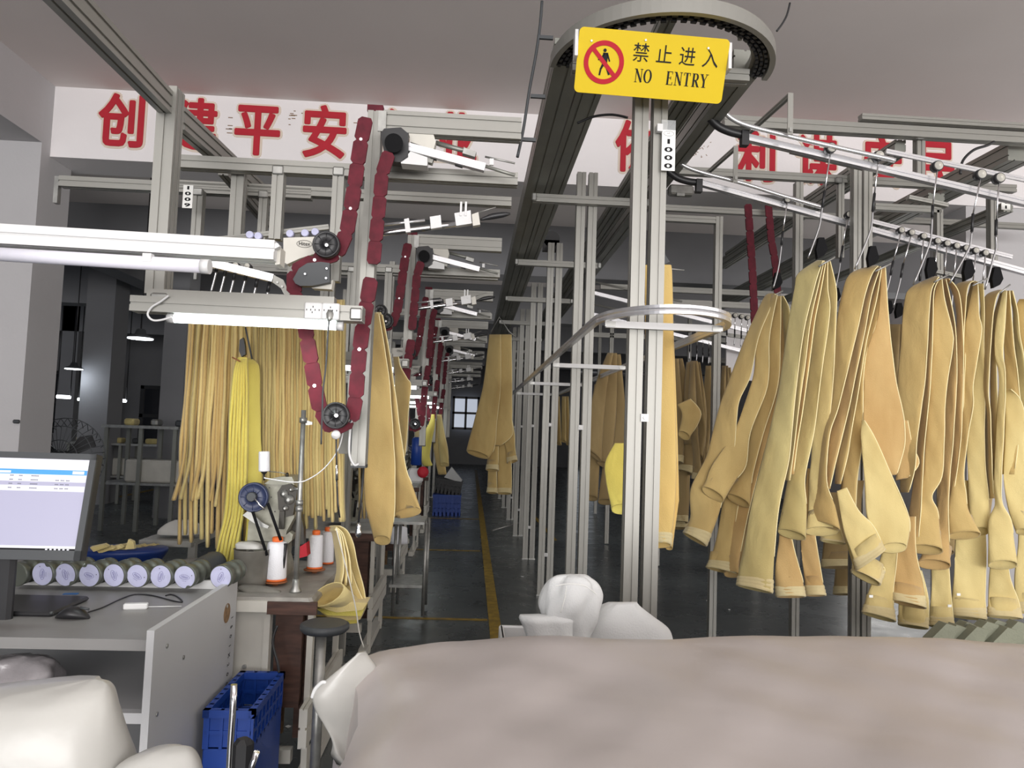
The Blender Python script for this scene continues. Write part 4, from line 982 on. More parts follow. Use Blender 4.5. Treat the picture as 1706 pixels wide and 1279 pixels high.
MB().prism(pxs([(1092, 412), (1101, 412), (1116, 436), (1100, 444), (1091, 446)], 3.36), (0, .02, 0)).build('paddle', 'charcoal', c_)

# --- I: bag in the aisle
r = bag('tan filter bag hanging alone over the aisle at mid distance', (830, 820), 7.0, 'bags hanging over the aisle'); d = 7.0
sleeve(r, [(557, 815, 834), (640, 805, 834), (700, 790, 828), (745, 778, 824), (778, 752, 814, 762)], d, 't', 'hem', .05, T=.03)
sleeve(r, [(557, 830, 852), (640, 826, 853), (700, 826, 853), (725, 822, 853), (742, 820, 834)], d - .02, 't', 'flat', .03, T=.03)
sleeve(r, [(700, 838, 853), (722, 836, 857), (745, 842, 858), (846, 772, 861, 766)], d + .05, 't', 'cuff', .03)
sleeve(r, [(690, 818, 826), (740, 814, 830), (783, 810, 830)], d + .05, 't', 'cuff', .03)
sleeve(r, [(700, 826, 848), (780, 828, 852), (822, 828, 852)], d + .12, 't', 'cuff', .03)
sleeve(r, [(740, 814, 826), (821, 812, 828)], d + .12, 't', 'cuff', .03)
MB().tube(pxs([(818, 553), (832, 528), (848, 552), (860, 562)], d), .006).build('wire_hook', 'steel', r)
# --- J: bags right of the near station
r = bag('yellow filter bag hanging against the near station post, pointed tip', (640, 890), 3.6, 'bags hanging at the stations'); d = 3.6
sleeve(r, [(522, 622, 631), (582, 617, 641), (651, 614, 650), (763, 607, 657), (829, 607, 658), (870, 615, 656), (900, 623, 650)], d, 't', 'hem', .02, Te=.02, T=.02)
sleeve(r, [(524, 628, 637), (582, 638, 648), (651, 645, 658), (714, 646, 666), (780, 652, 677), (806, 654, 686), (657, 858, 702, 850)], d + .03, 't', 'hem', .03, Te=.025, T=.02)
for dx in (0, 3, 6): sleeve(r, [(520, 623 + dx, 628 + dx), (560, 630 + dx, 635 + dx), (600, 634 + dx, 640 + dx), (660, 640 + dx, 648 + dx)], d + .05 + dx * .004, 'y', 'flat', .03)
wheelm(P(634, 518, 3.7), .034).build('black_wheel', 'black', r)
r = bag('tan filter bag partly hidden behind the pointed one, corner sticking out right', (668, 740), 4.1, 'bags hanging at the stations')
sleeve(r, [(594, 655, 664), (610, 657, 667), (630, 658, 678), (643, 658, 684), (690, 658, 680), (730, 660, 678), (760, 662, 674)], 4.1, 't', 'flat', .03, T=.02)

# --- background bags in the right mid distance
def mid(label, loc, d, L, grp='dim filter bags waiting in the further bay'):
    r = bag(label, loc, d, grp)
    for rows, m, e in L: sleeve(r, rows, d, m, e, .03, T=.025); d += .05
    return r
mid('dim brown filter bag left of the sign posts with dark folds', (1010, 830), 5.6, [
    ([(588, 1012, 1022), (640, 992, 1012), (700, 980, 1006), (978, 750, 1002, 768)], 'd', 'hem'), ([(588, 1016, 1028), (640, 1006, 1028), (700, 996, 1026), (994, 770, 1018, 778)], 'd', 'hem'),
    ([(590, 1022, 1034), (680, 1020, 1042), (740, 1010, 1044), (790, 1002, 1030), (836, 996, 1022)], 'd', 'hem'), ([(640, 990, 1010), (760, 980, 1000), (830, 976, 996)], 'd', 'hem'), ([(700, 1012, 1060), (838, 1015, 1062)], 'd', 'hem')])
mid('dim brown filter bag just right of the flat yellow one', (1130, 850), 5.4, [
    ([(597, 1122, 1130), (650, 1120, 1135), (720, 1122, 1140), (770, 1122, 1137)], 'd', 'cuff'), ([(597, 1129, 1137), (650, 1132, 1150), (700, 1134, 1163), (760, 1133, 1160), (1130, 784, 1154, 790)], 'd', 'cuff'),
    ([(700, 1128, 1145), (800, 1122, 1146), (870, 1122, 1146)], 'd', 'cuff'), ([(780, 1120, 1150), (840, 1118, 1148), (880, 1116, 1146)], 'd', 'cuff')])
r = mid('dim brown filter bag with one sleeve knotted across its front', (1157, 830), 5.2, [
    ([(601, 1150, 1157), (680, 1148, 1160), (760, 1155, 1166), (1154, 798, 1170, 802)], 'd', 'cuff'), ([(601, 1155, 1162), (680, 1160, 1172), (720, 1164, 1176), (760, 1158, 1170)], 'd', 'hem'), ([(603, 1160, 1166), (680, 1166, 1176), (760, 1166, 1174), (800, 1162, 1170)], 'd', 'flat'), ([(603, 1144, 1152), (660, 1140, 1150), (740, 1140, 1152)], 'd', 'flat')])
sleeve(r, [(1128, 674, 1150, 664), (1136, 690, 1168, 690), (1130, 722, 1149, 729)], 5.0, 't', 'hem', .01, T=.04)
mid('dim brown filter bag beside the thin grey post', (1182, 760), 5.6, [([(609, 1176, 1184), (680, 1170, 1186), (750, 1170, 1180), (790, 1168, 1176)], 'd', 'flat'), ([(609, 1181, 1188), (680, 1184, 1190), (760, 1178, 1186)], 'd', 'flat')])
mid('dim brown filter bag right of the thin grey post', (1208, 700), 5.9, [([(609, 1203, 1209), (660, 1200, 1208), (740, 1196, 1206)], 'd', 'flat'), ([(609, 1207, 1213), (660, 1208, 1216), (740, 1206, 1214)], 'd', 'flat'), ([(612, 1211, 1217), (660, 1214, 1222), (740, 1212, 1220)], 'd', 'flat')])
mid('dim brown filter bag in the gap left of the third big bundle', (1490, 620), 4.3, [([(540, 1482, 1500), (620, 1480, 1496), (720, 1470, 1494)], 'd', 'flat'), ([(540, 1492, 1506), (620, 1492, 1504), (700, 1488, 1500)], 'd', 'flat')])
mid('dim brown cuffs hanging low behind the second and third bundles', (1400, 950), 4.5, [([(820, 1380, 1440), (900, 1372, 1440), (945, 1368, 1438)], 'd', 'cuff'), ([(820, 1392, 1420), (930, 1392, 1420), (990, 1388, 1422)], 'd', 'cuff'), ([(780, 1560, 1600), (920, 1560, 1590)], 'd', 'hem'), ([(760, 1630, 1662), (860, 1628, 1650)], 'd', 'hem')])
for i, px in enumerate((945, 930)): mid('far tan filter bag seen between the rear posts, %s' % ('near', 'far')[i], (px, 740), 10.5 + i, [([(660, px - 9, px - 3), (735, px - 10, px - 2)], 't', 'hem'), ([(660, px - 3, px + 2), (740, px - 2, px + 5)], 't', 'hem')], 'far bags')

# ================================================================== CARRIERS
def carrier(label, d, wheel, rod, grip, lower, paddle, hook, grp, rw=.0255, ps=1.1):
    c = P(*wheel, d - .05); r = thing('hanging_carrier', label, 'carrier', (c.x, c.y, P(*lower[-1], d).z), grp)
    w = MB().lathe(c, (0, -1, 0), [(rw, -.03), (rw * 1.05, -.01), (rw, .004)], 18).build('wheel', 'black', r)
    MB().lathe(c, (0, -1, 0), [(rw * .82, .003), (rw * .82, .007), (rw * .3, .008), (rw * .28, .014), (rw * .1, .014)], 18).build('wheel_cap', 'offw', w)
    MB().tube(pxs([wheel] + rod + [grip[0]], d - .05), .0038, 8).build('rod', 'chrome', r)
    MB().tube(pxs(grip, d - .05), .0068, 8).build('grip', 'black', r)
    MB().tube(catmull(pxs([grip[1]] + lower, d - .04), 4), .0046, 8).build('lower_rod', 'rod', r)
    if paddle:
        x, y = paddle; s = ps
        MB().prism(pxs([(x - 4 * s, y - 16 * s), (x + 4 * s, y - 16 * s), (x + 9 * s, y + 2 * s), (x + 4 * s, y + 11 * s), (x - 6 * s, y + 16 * s), (x - 8 * s, y + 2 * s)], d + .0), (0, .022, 0)).build('paddle', 'rub', r)
    if hook: MB().tube(pxs(hook, d - .07), .0042, 8).build('hook_pin', 'steel', r)
    return r
G1 = 'carriers on the upper sloping rail'; G2 = 'carriers on the lower sloping rail'
carrier('chrome carrier with black paddle holding the second big bundle', dU, (1385, 246), [(1378, 290)], [(1374, 318), (1370, 345)], [(1368, 358), (1364, 380), (1346, 430)], (1369, 413), [(1364, 444), (1391, 428)], G1)
carrier('chrome carrier with black paddle holding the third big bundle', dU, (1465, 259), [(1460, 295)], [(1457, 322), (1454, 352)], [(1453, 368), (1448, 390), (1424, 448)], (1455, 427), [(1458, 452), (1484, 439)], G1)
carrier('chrome carrier with black paddle holding the fourth big bundle', dU, (1563, 276), [(1558, 310)], [(1554, 342), (1553, 362)], [(1552, 385), (1548, 408), (1522, 474)], (1553, 446), [(1556, 470), (1581, 457)], G1)
carrier('chrome carrier with black paddle holding the narrow pale bundle', dU, (1635, 290), [(1628, 325)], [(1621, 356), (1619, 386)], [(1617, 404), (1612, 418), (1582, 472)], (1615, 450), [(1620, 476), (1646, 463)], G1)
carrier('chrome carrier with black paddle nearest the right edge, two wheels together', dU, (1666, 296), [(1662, 330)], [(1660, 366), (1659, 392)], [(1660, 412), (1655, 430), (1641, 482)], (1662, 462), [(1666, 488), (1683, 474)], G1)
carrier('chrome carrier holding the leaning first bundle', dLo, (1312, 332), [(1308, 360)], [(1304, 386), (1302, 408)], [(1300, 426), (1296, 450), (1288, 480)], (1296, 468), [(1288, 493), (1304, 484)], G2, .02, .9)
carrier('chrome carrier without a bag behind the second and third bundles', dLo, (1415, 357), [(1408, 385)], [(1404, 410), (1400, 436)], [(1398, 452), (1392, 480)], (1394, 492), None, G2, .02, .8)
for i, (px, py) in enumerate(((1502, 383), (1519, 387), (1539, 393), (1562, 401), (1578, 405), (1594, 409), (1610, 413), (1626, 417), (1642, 421))):
    nth = ('first', 'second', 'third', 'fourth', 'fifth', 'sixth', 'seventh', 'eighth', 'ninth')[i]
    sx = 14 if i < 2 else 5
    carrier('empty chrome carrier, %s of nine in the queue on the lower sloping rail' % nth, dLo, (px, py), [(px - sx * .5, py + 28)], [(px - sx, py + 52), (px - sx * 1.3, py + 75)], [(px - sx * 1.5, py + 88), (px - sx * 2.2, py + 125)], (px - sx * 1.7 + 4, py + 130) if i < 3 else None, None, 'queue of carriers on the lower sloping rail', .019, .8)
for i, (px, py) in enumerate(((1212, 522), (1225, 525), (1236, 527), (1246, 529), (1150, 549), (1162, 552), (1172, 555), (1182, 557), (1192, 559))):
    carrier('small distant chrome carrier %s, %s from its left' % ('above the leaning bundle' if i < 4 else 'above the dim brown bags', ('first', 'second', 'third', 'fourth', 'first', 'second', 'third', 'fourth', 'fifth')[i]), 6.0, (px, py), [], [(px - 1, py + 24), (px - 1, py + 36)], [(px - 2, py + 50)], None, None, 'distant carriers', .02)
rr_ = thing('inclined_rail', 'distant rail carrying the small carriers right of the guide loop', 'rail', P(1140, 548, 6.05), 'distant sloping rails')
MB().prof(P(1125, 545, 6.05), P(1270, 566, 6.05), .02, .03).build('rail', 'alu', rr_)
MB().prof(P(1200, 521, 6.05), P(1290, 532, 6.05), .02, .03).build('rail', 'alu', rr_)
# pale panels lying behind the carriers at the far right
tag(MB().box(P(1250, 578, 8.0), (.55, .03, .75)).build('board_panel', 'wall'), 'white panel standing behind the distant carriers', 'panel')

# ================================================================== DENSE YELLOW BAGS AT THE STATION
rnd = random.Random(5)
def strip(parent, pts, d, W, T, m, ang=None, end=None):
    c = catmull(pxs(pts, d), 7); q_ = c[len(c) // 2]; ang = q_.x / q_.y + rnd.uniform(.02, .045) if ang is None else ang; u = Vector((ang, 1, 0)).normalized(); nn = Vector((1, -ang, 0)).normalized(); rings = []; ph = rnd.uniform(0, 6); N = len(c)
    for k, p in enumerate(c):
        f = k / (N - 1); t = T * (.8 + .2 * min(1, f * 5)) * (1 + .16 * math.sin(ph + f * 14)); w = W * (.35 + .65 * min(1, f * 6)) / 2
        p = p + nn * .0010 * math.sin(ph * 2 + f * 21); rg = []
        for i in range(10):
            th = 2 * math.pi * i / 10; cc, ss = math.cos(th), math.sin(th)
            rg.append(p + u * w * math.copysign(abs(cc) ** .7, cc) + nn * t / 2 * math.copysign(abs(ss) ** .8, ss))
        rings.append(rg)
    vs, fs = loft(rings); return MB().add(vs, fs, True).build('fabric_fold', m, parent)
NG = 11; dK = 3.42
for g_ in range(NG):
    x0 = 318 + g_ * 23.6
    r = bag('folded tan filter bag, %s from the left in the tight row under the tube' % ('first', 'second', 'third', 'fourth', 'fifth', 'sixth', 'seventh', 'eighth', 'ninth', 'tenth', 'last')[g_], (x0 + 12, 900), dK, 'tight row of folded bags at the near station')
    lean = max(0, 1 - g_ / 4.5)
    for k in range(5):
        xt = x0 + k * 4.75; fan = -30 * lean - 4
        long_ = (k != 1 and k != 3) if g_ < 6 else True
        yb_ = rnd.uniform(828, 842) if not long_ else rnd.uniform(880, 918)
        if g_ >= 6: yb_ = rnd.uniform(842, 880)
        if long_: xb_ = xt + fan * .55 + rnd.uniform(-1, 1)
        else: xb_ = xt + fan * .95 + rnd.uniform(-1, 1)
        if g_ >= 6: xb_ = xt + rnd.uniform(-1, 1)
        xm = xt + fan * .35
        pts = [(xt, 500), (xt - .5, 545), (xt + fan * .16 + rnd.uniform(-.5, .5), 620), (xm + rnd.uniform(-.6, .6), 700), (xt + fan * .5 + rnd.uniform(-.6, .6), 770), (xb_, yb_)]
        strip(r, pts, dK + (0 if long_ else -.02) + rnd.uniform(-.01, .01), .125, .0192, rnd.choice('tgytg' if g_ < 8 else 'yggty'))
r = bag('folded tan filter bag hanging behind the grey plug box right of the floor leg', (615, 860), 4.7, 'bags hanging at the stations')
for k in range(5): strip(r, [(596 + k * 7, 540), (598 + k * 7, 700), (600 + k * 7, 862)], 4.7, .12, .02, 't')
# bright yellow bag in front
r = bag('bright lemon yellow folded filter bag hanging in front of the dense row', (400, 930), 3.25, 'front bags at the near station')
for k in range(6):
    f = k / 5
    strip(r, [(398 + 12 * f, 598), (391 + 20 * f, 625), (385 + 26 * f, 700), (382 + 27 * f, 780), (378 + 27 * f, 850), (366 + 30 * f, 900), (358 + 30 * f, 948)], 3.25 - .004 * k, .12, .0175, 'Y')
sleeve(r, [(597, 402, 418), (604, 408, 428), (620, 411, 433), (700, 412, 434), (790, 412, 437), (880, 410, 436), (930, 404, 432)], 3.27, 'Y', 'flat', -.03, T=.012)
sleeve(r, [(595, 396, 412), (602, 394, 414), (612, 398, 410)], 3.23, 'Y', 'flat', 0, T=.03, sub=3)
c_ = thing('hanging_carrier', 'black paddle and chrome rod holding the bright lemon yellow bag', 'carrier', P(403, 597, 3.22), 'carriers at the near station')
MB().prism(pxs([(399, 566), (405, 562), (408, 575), (409, 590), (402, 594), (398, 584)], 3.23), (0, .02, 0)).build('paddle', 'black', c_)
MB().tube(pxs([(409, 545), (413, 565), (420, 598)], 3.24), .004).build('lower_rod', 'charcoal', c_)
MB().tube(pxs([(387, 595), (400, 602)], 3.19), .003).build('hook_pin', 'rust', c_)
for i, (px, py) in enumerate(((364, 437), (378, 443), (393, 450), (412, 451), (430, 462), (450, 470))):
    carrier('dark rod carrier waiting above the lamp beam, %s from its left' % ('first', 'second', 'third', 'fourth', 'fifth', 'sixth')[i], 2.8, (px, py - 8), [], [(px - 1, py), (px - 4, py + 16)], [(px - 7, py + 28), (px - 13, py + 50)], None, None, 'carriers at the near station', .012)
for i, (px, py) in enumerate(((416, 391), (430, 393), (483, 389), (508, 388), (525, 386))):
    c = P(px, py, 2.9)
    tag(MB().lathe(c, (0, -1, 0), [(.015, -.02), (.0155, 0), (.013, .006)], 18).build('carrier_disc', 'disc'), 'small lavender carrier disc above the wheel box, %s from the left' % ('first', 'second', 'third', 'fourth', 'fifth')[i], 'disc', 'discs above the wheel box')
tag(MB().prof(P(352, 400, 2.95), P(548, 378, 2.95), .012, .02).build('disc_rail', 'alu'), 'thin rail behind the small lavender discs', 'rail')

# ================================================================== DESK WITH MONITOR
XP = -.822
dk = thing('desk', 'grey laminate computer desk at lower left with open shelves', 'desk', (-1.6, 2.35, 0))
MB().prism([(XP - .02, 2.06, 0), (XP - .02, 2.77, 0), (XP - .02, 2.77, .836), (XP - .02, 2.06, .836)], (.02, 0, 0)).build('side_panel', 'lam', dk)
MB().box((-1.82, 2.425, .785), (1.956, .65, .03)).build('desk_top', 'lamt', dk)
MB().box((-1.82, 2.745, .815), (1.956, .012, .03)).build('rear_upstand', 'white', dk)
MB().box((-1.82, 2.10, .597), (1.956, .03, .028)).build('shelf', 'lam', dk)
MB().box((-1.82, 2.42, .585), (1.956, .60, .02)).build('shelf', 'lam', dk)
MB().box((-1.82, 2.41, .38), (1.956, .62, .02)).build('shelf', 'lam', dk)
MB().box((-1.82, 2.765, .40), (1.956, .016, .80)).build('back_panel', 'lam', dk)
for (y, z) in ((2.15, .77), (2.11, .60), (2.28, .70), (2.66, .76), (2.22, .45)):
    MB().cyl((XP - .001, y, z), (XP + .003, y, z), .006, n=10).build('screw', 'steel', dk)
MB().cyl((XP - .001, 2.665, .735), (XP + .0015, 2.665, .735), .033, n=28).build('cable_hole', 'chip', dk)
wr = '1501X20048'
for i, chh in enumerate(wr):
    z = .705 - i * .032
    text('handwriting', chh, 'ink', dk, frame((XP + .001, 2.725 - .003 * i, z), (0, 1, 0), (0, 0, 1)) @ Matrix.Rotation(R(-90), 4, 'Z'), .03, .0002, 0, .8)
# discs (wheel heads) in a row on the upstand
PXD = [(26, 958), (71, 957), (109, 958), (149, 959), (190, 959), (229, 960), (268, 961), (308, 962), (368, 962)]
ax = Vector((.20, .97, .06)).normalized()
for i, (px, py) in enumerate(PXD):
    c = P(px, py - 1, 2.66); nm_ = ('partly hidden behind the monitor foot', 'nearest the monitor with a torn label', 'second of the full row, nick at lower right', 'third of the full row', 'fourth of the full row', 'middle right of the row', 'with an upright oval logo, sixth of the row', 'last before the gap, nick at its bottom', 'alone at the right end against the side panel')[i]
    r = thing('wheel_carrier', 'lavender faced carrier wheel %s' % nm_, 'carrier wheel', c - Vector((0, 0, .04)), 'carrier wheels lined up on the desk')
    rr0 = .0405
    MB().lathe(c, ax, [(rr0, .0), (rr0 * 1.03, .006), (rr0 * .98, .03), (rr0 * .86, .034), (rr0 * .86, .05), (rr0 * 1.0, .054), (rr0 * 1.0, .07), (rr0 * .88, .074), (rr0 * .88, .09), (rr0 * .98, .094), (rr0 * .9, .11)], 28).build('wheel_body', 'discb', r)
    if i == 0: continue
    fm = frame(c - ax * .0012, Vector((ax.y, -ax.x, 0)), (-ax).cross(Vector((ax.y, -ax.x, 0)))); ang = (90, 115, -12, 115, -28, 78, -6, 68)[i - 1]
    fm = fm @ Matrix.Rotation(R(ang), 4, 'Z')
    disc = MB(); n = 32; notch = {1: 60, 2: -50, 3: 120, 7: -70}.get(i); poly = []
    for k in range(n):
        a = 360 * k / n; rad = rr0 * .94
        if notch is not None and abs((a + ang - notch + 180) % 360 - 180) < 12: rad *= .82
        poly.append(fm @ Vector((rad * math.cos(R(a)), rad * math.sin(R(a)), 0)))
    disc.prism(poly, -ax * .0006).build('face_label', 'disc', r)
    text('logo_word', 'Hitex', 'blueink', r, fm @ Matrix.Translation((0, 0, .0008)), .0135, .0001, 0, .8)
    m = MB()
    for k in range(20):
        f_ = lambda t: fm @ Vector((.0185 * math.cos(t), .0085 * math.sin(t), .001)); m.tube([f_(2 * math.pi * k / 20), f_(2 * math.pi * (k + 1) / 20)], .0005, 4)
    m.tube([fm @ Vector((-.008, -.014, .001)), fm @ Vector((.008, -.014, .001))], .0004, 4)
    m.build('oval_logo', 'blueink', r)
    MB().cyl(fm @ Vector((.026, .010, 0)), fm @ Vector((.026, .010, .001)), .0016, n=8).build('label_hole', 'ink', r)
c = P(340, 948, 2.92)
tag(MB().lathe(c + Vector((0, -.02, 0)), (.35, .9, .22), [(.045, -.09), (.048, 0), (.048, .07), (.04, .09), (.02, .095)], 24).build('metal_can', 'charcoal'), 'dark cylinder lying behind the gap in the wheel row', 'cylinder')
# monitor
d0 = 2.30
tr_, brr = P(150, 757, d0), P(134, 934, 2.24); Hm = (tr_ - brr).length; Wm = .53
upv = (tr_ - brr).normalized(); rv = Vector((1, .03, 0)).normalized()
mon = thing('monitor', 'black flat monitor showing a pale table window with a blue bar', 'monitor', brr + Vector((-.3, 0, -.15)))
Mf = frame(brr - rv * Wm, rv, upv); un = Mf.to_3x3() @ Vector((0, 0, 1))
def MQ(x0_, y0_, x1_, y1_, z0_, z1_, nm_, m_):
    pts = [Mf @ Vector(v) for v in ((x0_, y0_, z0_), (x1_, y0_, z0_), (x1_, y1_, z0_), (x0_, y1_, z0_))]
    return MB().prism(pts, un * (z1_ - z0_)).build(nm_, m_, mon)
MQ(0, 0, Wm, Hm, -.035, -.002, 'case', 'black')
MQ(0, 0, Wm, .028, -.002, .006, 'bezel', 'charcoal'); MQ(0, Hm - .018, Wm, Hm, -.002, .006, 'bezel', 'charcoal'); MQ(Wm - .018, 0, Wm, Hm, -.002, .006, 'bezel', 'charcoal'); MQ(0, 0, .018, Hm, -.002, .006, 'bezel', 'charcoal')
SX0, SX1, SY0, SY1 = .018, Wm - .018, .028, Hm - .018; SH = SY1 - SY0
MQ(SX0, SY0, SX1, SY1, -.002, -.0005, 'screen', 'scr')
MQ(SX0, SY1 - SH * .12, SX1, SY1, -.0005, 0, 'screen_toolbar', 'scrw')
MQ(SX0, SY1 - SH * .175, SX1 - .004, SY1 - SH * .12, -.0005, 0, 'screen_bar', 'bluel')
MQ(SX0, SY1 - SH * .36, SX1 - .004, SY1 - SH * .175, -.0005, 0, 'screen_table', 'scrw')
MQ(SX0, SY1 - SH * .30, SX1 - .004, SY1 - SH * .255, 0, .0003, 'screen_row', 'scr')
MQ(SX0, SY0 + .005, SX1, SY0 + .012, -.0005, 0, 'screen_status', 'scrw')
MQ(SX0, SY0 - .001, SX1, SY0 + .005, -.0005, .0001, 'taskbar', 'ink')
MQ(SX1 - .045, SY1 - SH * .165, SX1 - .012, SY1 - SH * .130, 0, .0004, 'screen_button', 'scrw'); MQ(SX1 - .36, SY1 - SH * .165, SX1 - .22, SY1 - SH * .140, 0, .0004, 'screen_button', 'scrw')
for row in range(4):
    tx = MB()
    for k, xx in enumerate((.06, .075, .09, .13, .20, .225, .26, .33, .345, .36)):
        if row == 0 and k > 6: continue
        yy = SY1 - SH * (.20 + row * .045); w_ = .010 if k != 6 else .022; x_ = SX1 - .42 + xx
        for q in range(3 if k != 6 else 6):
            xq = x_ + q * .0036; tx.prism([Mf @ Vector(v) for v in ((xq, yy, .0003), (xq + .0026, yy, .0003), (xq + .0026, yy + .0035, .0003), (xq, yy + .0035, .0003))], un * .0003)
    tag(tx.build('screen_text', 'scrd', mon), None, None, None, 'stuff')
for k in range(6):
    x_ = SX1 - .085 + k * .012; MB().prism([Mf @ Vector(v) for v in ((x_, SY0 + .0005, .0002), (x_ + .006, SY0 + .0005, .0002), (x_ + .006, SY0 + .004, .0002), (x_, SY0 + .004, .0002))], un * .0003).build('taskbar_icon', 'scrw', mon)
nb = Mf @ Vector((Wm * .52, .02, -.05)); 
MB().rbox((nb.x, nb.y, (.80 + nb.z) / 2 + .02), (.10, .03, nb.z - .80 + .06), .01).build('stand_neck', 'black', mon)
MB().rbox((nb.x, 2.42, .808), (.30, .22, .014), .006).build('stand_base', 'black', mon)
# mouse, cable, adapter, blue card
c = PZ(121, 1030, .80); ms = thing('computer_mouse', 'black computer mouse on the grey desk', 'mouse', (c.x, c.y, .80))
m = MB(); rings = []
for k in range(9):
    f = k / 8; y = c.y - .03 + .0 ; th = f * math.pi
    rad = math.sin(max(.06, min(math.pi - .06, th))) ** .55
    rg = []
    for i in range(14):
        a = math.pi * 2 * i / 14; rg.append(Vector((c.x - .048 + .096 * f, c.y + .031 * rad * math.cos(a), .80 + max(0, .036 * rad * (math.sin(a) * .5 + .5) * (1 - .25 * abs(f - .4))))))
    rings.append(rg)
vs, fs = loft(rings); m.add(vs, fs, True); m.build('mouse_shell', 'black', ms)
MB().tube([(c.x + .02, c.y, .832), (c.x + .045, c.y, .828)], .004).build('scroll_wheel', 'charcoal', ms)
pts = [PZ(x, y, .803) for x, y in ((145, 1020), (170, 1012), (200, 998), (225, 990), (255, 992), (290, 1001), (304, 1002), (296, 994), (285, 990), (276, 992))]
MB().tube(catmull(pts, 5), .0022).build('mouse_cable', 'black', ms)
c = PZ(226, 1014, .80); ad = thing('usb_adapter', 'small pale adapter box lying on the desk right of the mouse', 'adapter', (c.x, c.y, .80))
MB().rbox((c.x, c.y, .809), (.070, .022, .018), .003, Matrix.Rotation(R(12), 3, 'Z')).build('adapter_body', 'white', ad)
MB().tube([(c.x + .035, c.y + .006, .806), (c.x + .13, c.y + .03, .804)], .0015).build('adapter_cable', 'white', ad)
c = PZ(118, 989, .801); tag(MB().box((c.x, c.y, .8015), (.045, .018, .002), Matrix.Rotation(R(8), 3, 'Z')).build('blue_sticker', mat('blue_tape', (.04, .16, .42), .5)), 'small blue scrap of tape on the desk top', 'tape')
c = PZ(322, 978, .80); tag(MB().box((c.x, c.y - .01, .802), (.035, .012, .003)).build('paper_scrap', 'white'), 'tiny white paper scrap by the wheel row', 'scrap')

# ================================================================== LUMPY SACKS
def blob(parent, rows, d, m, Tf=.5, name='sack', n=28, sub=6, amp=.006, sag=0.0, freq=14, seed=0, group=None, closed=True):
    L = catmull([P(r_[1], r_[0], d + (r_[3] if len(r_) > 3 else 0)) for r_ in rows], sub); Q = catmull([P(r_[2], r_[0], d + (r_[3] if len(r_) > 3 else 0)) for r_ in rows], sub)
    rings = []; N = len(L); rg_ = random.Random(seed); ph = [rg_.uniform(0, 6) for _ in range(6)]
    for k in range(N):
        a = (Q[k] - L[k]) / 2; c = (Q[k] + L[k]) / 2; w = a.length; u_ = a.normalized(); nn = Vector((u_.y, -u_.x, 0)).normalized(); rg = []
        for i in range(n):
            th = 2 * math.pi * i / n; cc, ss = math.cos(th), math.sin(th)
            p = c + u_ * w * math.copysign(abs(cc) ** .85, cc) - nn * w * Tf * math.copysign(abs(ss) ** .85, ss) * -1
            q = amp * (math.sin(th * 3 + ph[0] + p.z * freq) * .6 + math.sin(th * 7 + ph[1] - p.z * freq * 1.7) * .35 + abs(math.sin(th * 2 + ph[2] + p.z * freq * .5)) * .8) * min(1, w / .03)
            p = p + (p - c).normalized() * q; rg.append(p)
        rings.append(rg)
    vs, fs = loft(rings); return MB().add(vs, fs, True).build(name, m, parent)

# white glossy sack at the lower left corner
r = thing('white_sack', 'glossy white satin sack in the lower left corner before the desk', 'sack', P(80, 1400, 1.3))
blob(r, [(1131, 146, 160), (1136, 90, 174), (1144, 10, 182), (1160, -80, 189), (1190, -140, 197), (1240, -170, 209), (1300, -180, 218), (1420, -180, 222)], 1.28, 'foilw', .55, 'sack_body', amp=.007, freq=18, seed=3)
blob(r, [(1243, 276, 300), (1248, 252, 315), (1262, 215, 326), (1285, 190, 334), (1330, 180, 340), (1400, 180, 342)], 1.24, 'foilw', .6, 'sack_corner', amp=.003, seed=4)
r = thing('plastic_bundle', 'crumpled clear plastic bundle on the desk shelf', 'plastic bag', P(30, 1170, 2.3))
blob(r, [(1092, 20, 60), (1100, -20, 84), (1125, -60, 98), (1160, -80, 92), (1178, -80, 84)], 2.24, mat('milky_plastic', (.33, .31, .32), .25, bump=.5, bscale=22), .5, 'plastic_film', amp=.018, freq=50, seed=5)

# big covered stack in the foreground
cov = thing('covered_stack', 'large stack under matte white woven foil filling the foreground', 'cover', (.6, 1.2, 0))
crest = [(560, 1120), (600, 1086), (640, 1068), (700, 1060), (780, 1061), (850, 1063), (1000, 1059), (1200, 1057), (1350, 1060), (1500, 1066), (1600, 1069), (1706, 1078), (1800, 1092), (1950, 1110)]
DC = 1.52
crest3 = catmull([P(x, y, DC) for x, y in crest[1:]], 7); rows_ = []
rr_ = random.Random(2); ph = [rr_.uniform(0, 6) for _ in range(12)]
def wr(x, y):
    # long shallow creases
    v = .006 * abs(math.sin(5 * x - 7 * y + ph[5])) ** .6 + .004 * math.sin(9 * x + 4 * y + ph[0]) + .0035 * math.sin(17 * x - 9 * y + ph[1]) + .003 * abs(math.sin(6 * x + 13 * y + ph[2])) + .0018 * math.sin(31 * x + 22 * y + ph[3]) + .0012 * math.sin(47 * x - 38 * y + ph[4])
    return v
def leftx(y):   # left edge of the top sheet
    pts = [(.70, -.20), (.95, -.195), (1.10, -.165), (1.25, -.165), (1.38, -.185), (1.52, -.228)]
    for (a, xa), (b, xb_) in zip(pts, pts[1:]):
        if a <= y <= b: return xa + (xb_ - xa) * (y - a) / (b - a)
    return pts[0][1] if y < .7 else pts[-1][1]
nx_ = len(crest3); vs = []; fs = []
ys = [DC + .10, DC + .06, DC + .02] + [DC - .045 * k for k in range(0, 19)]
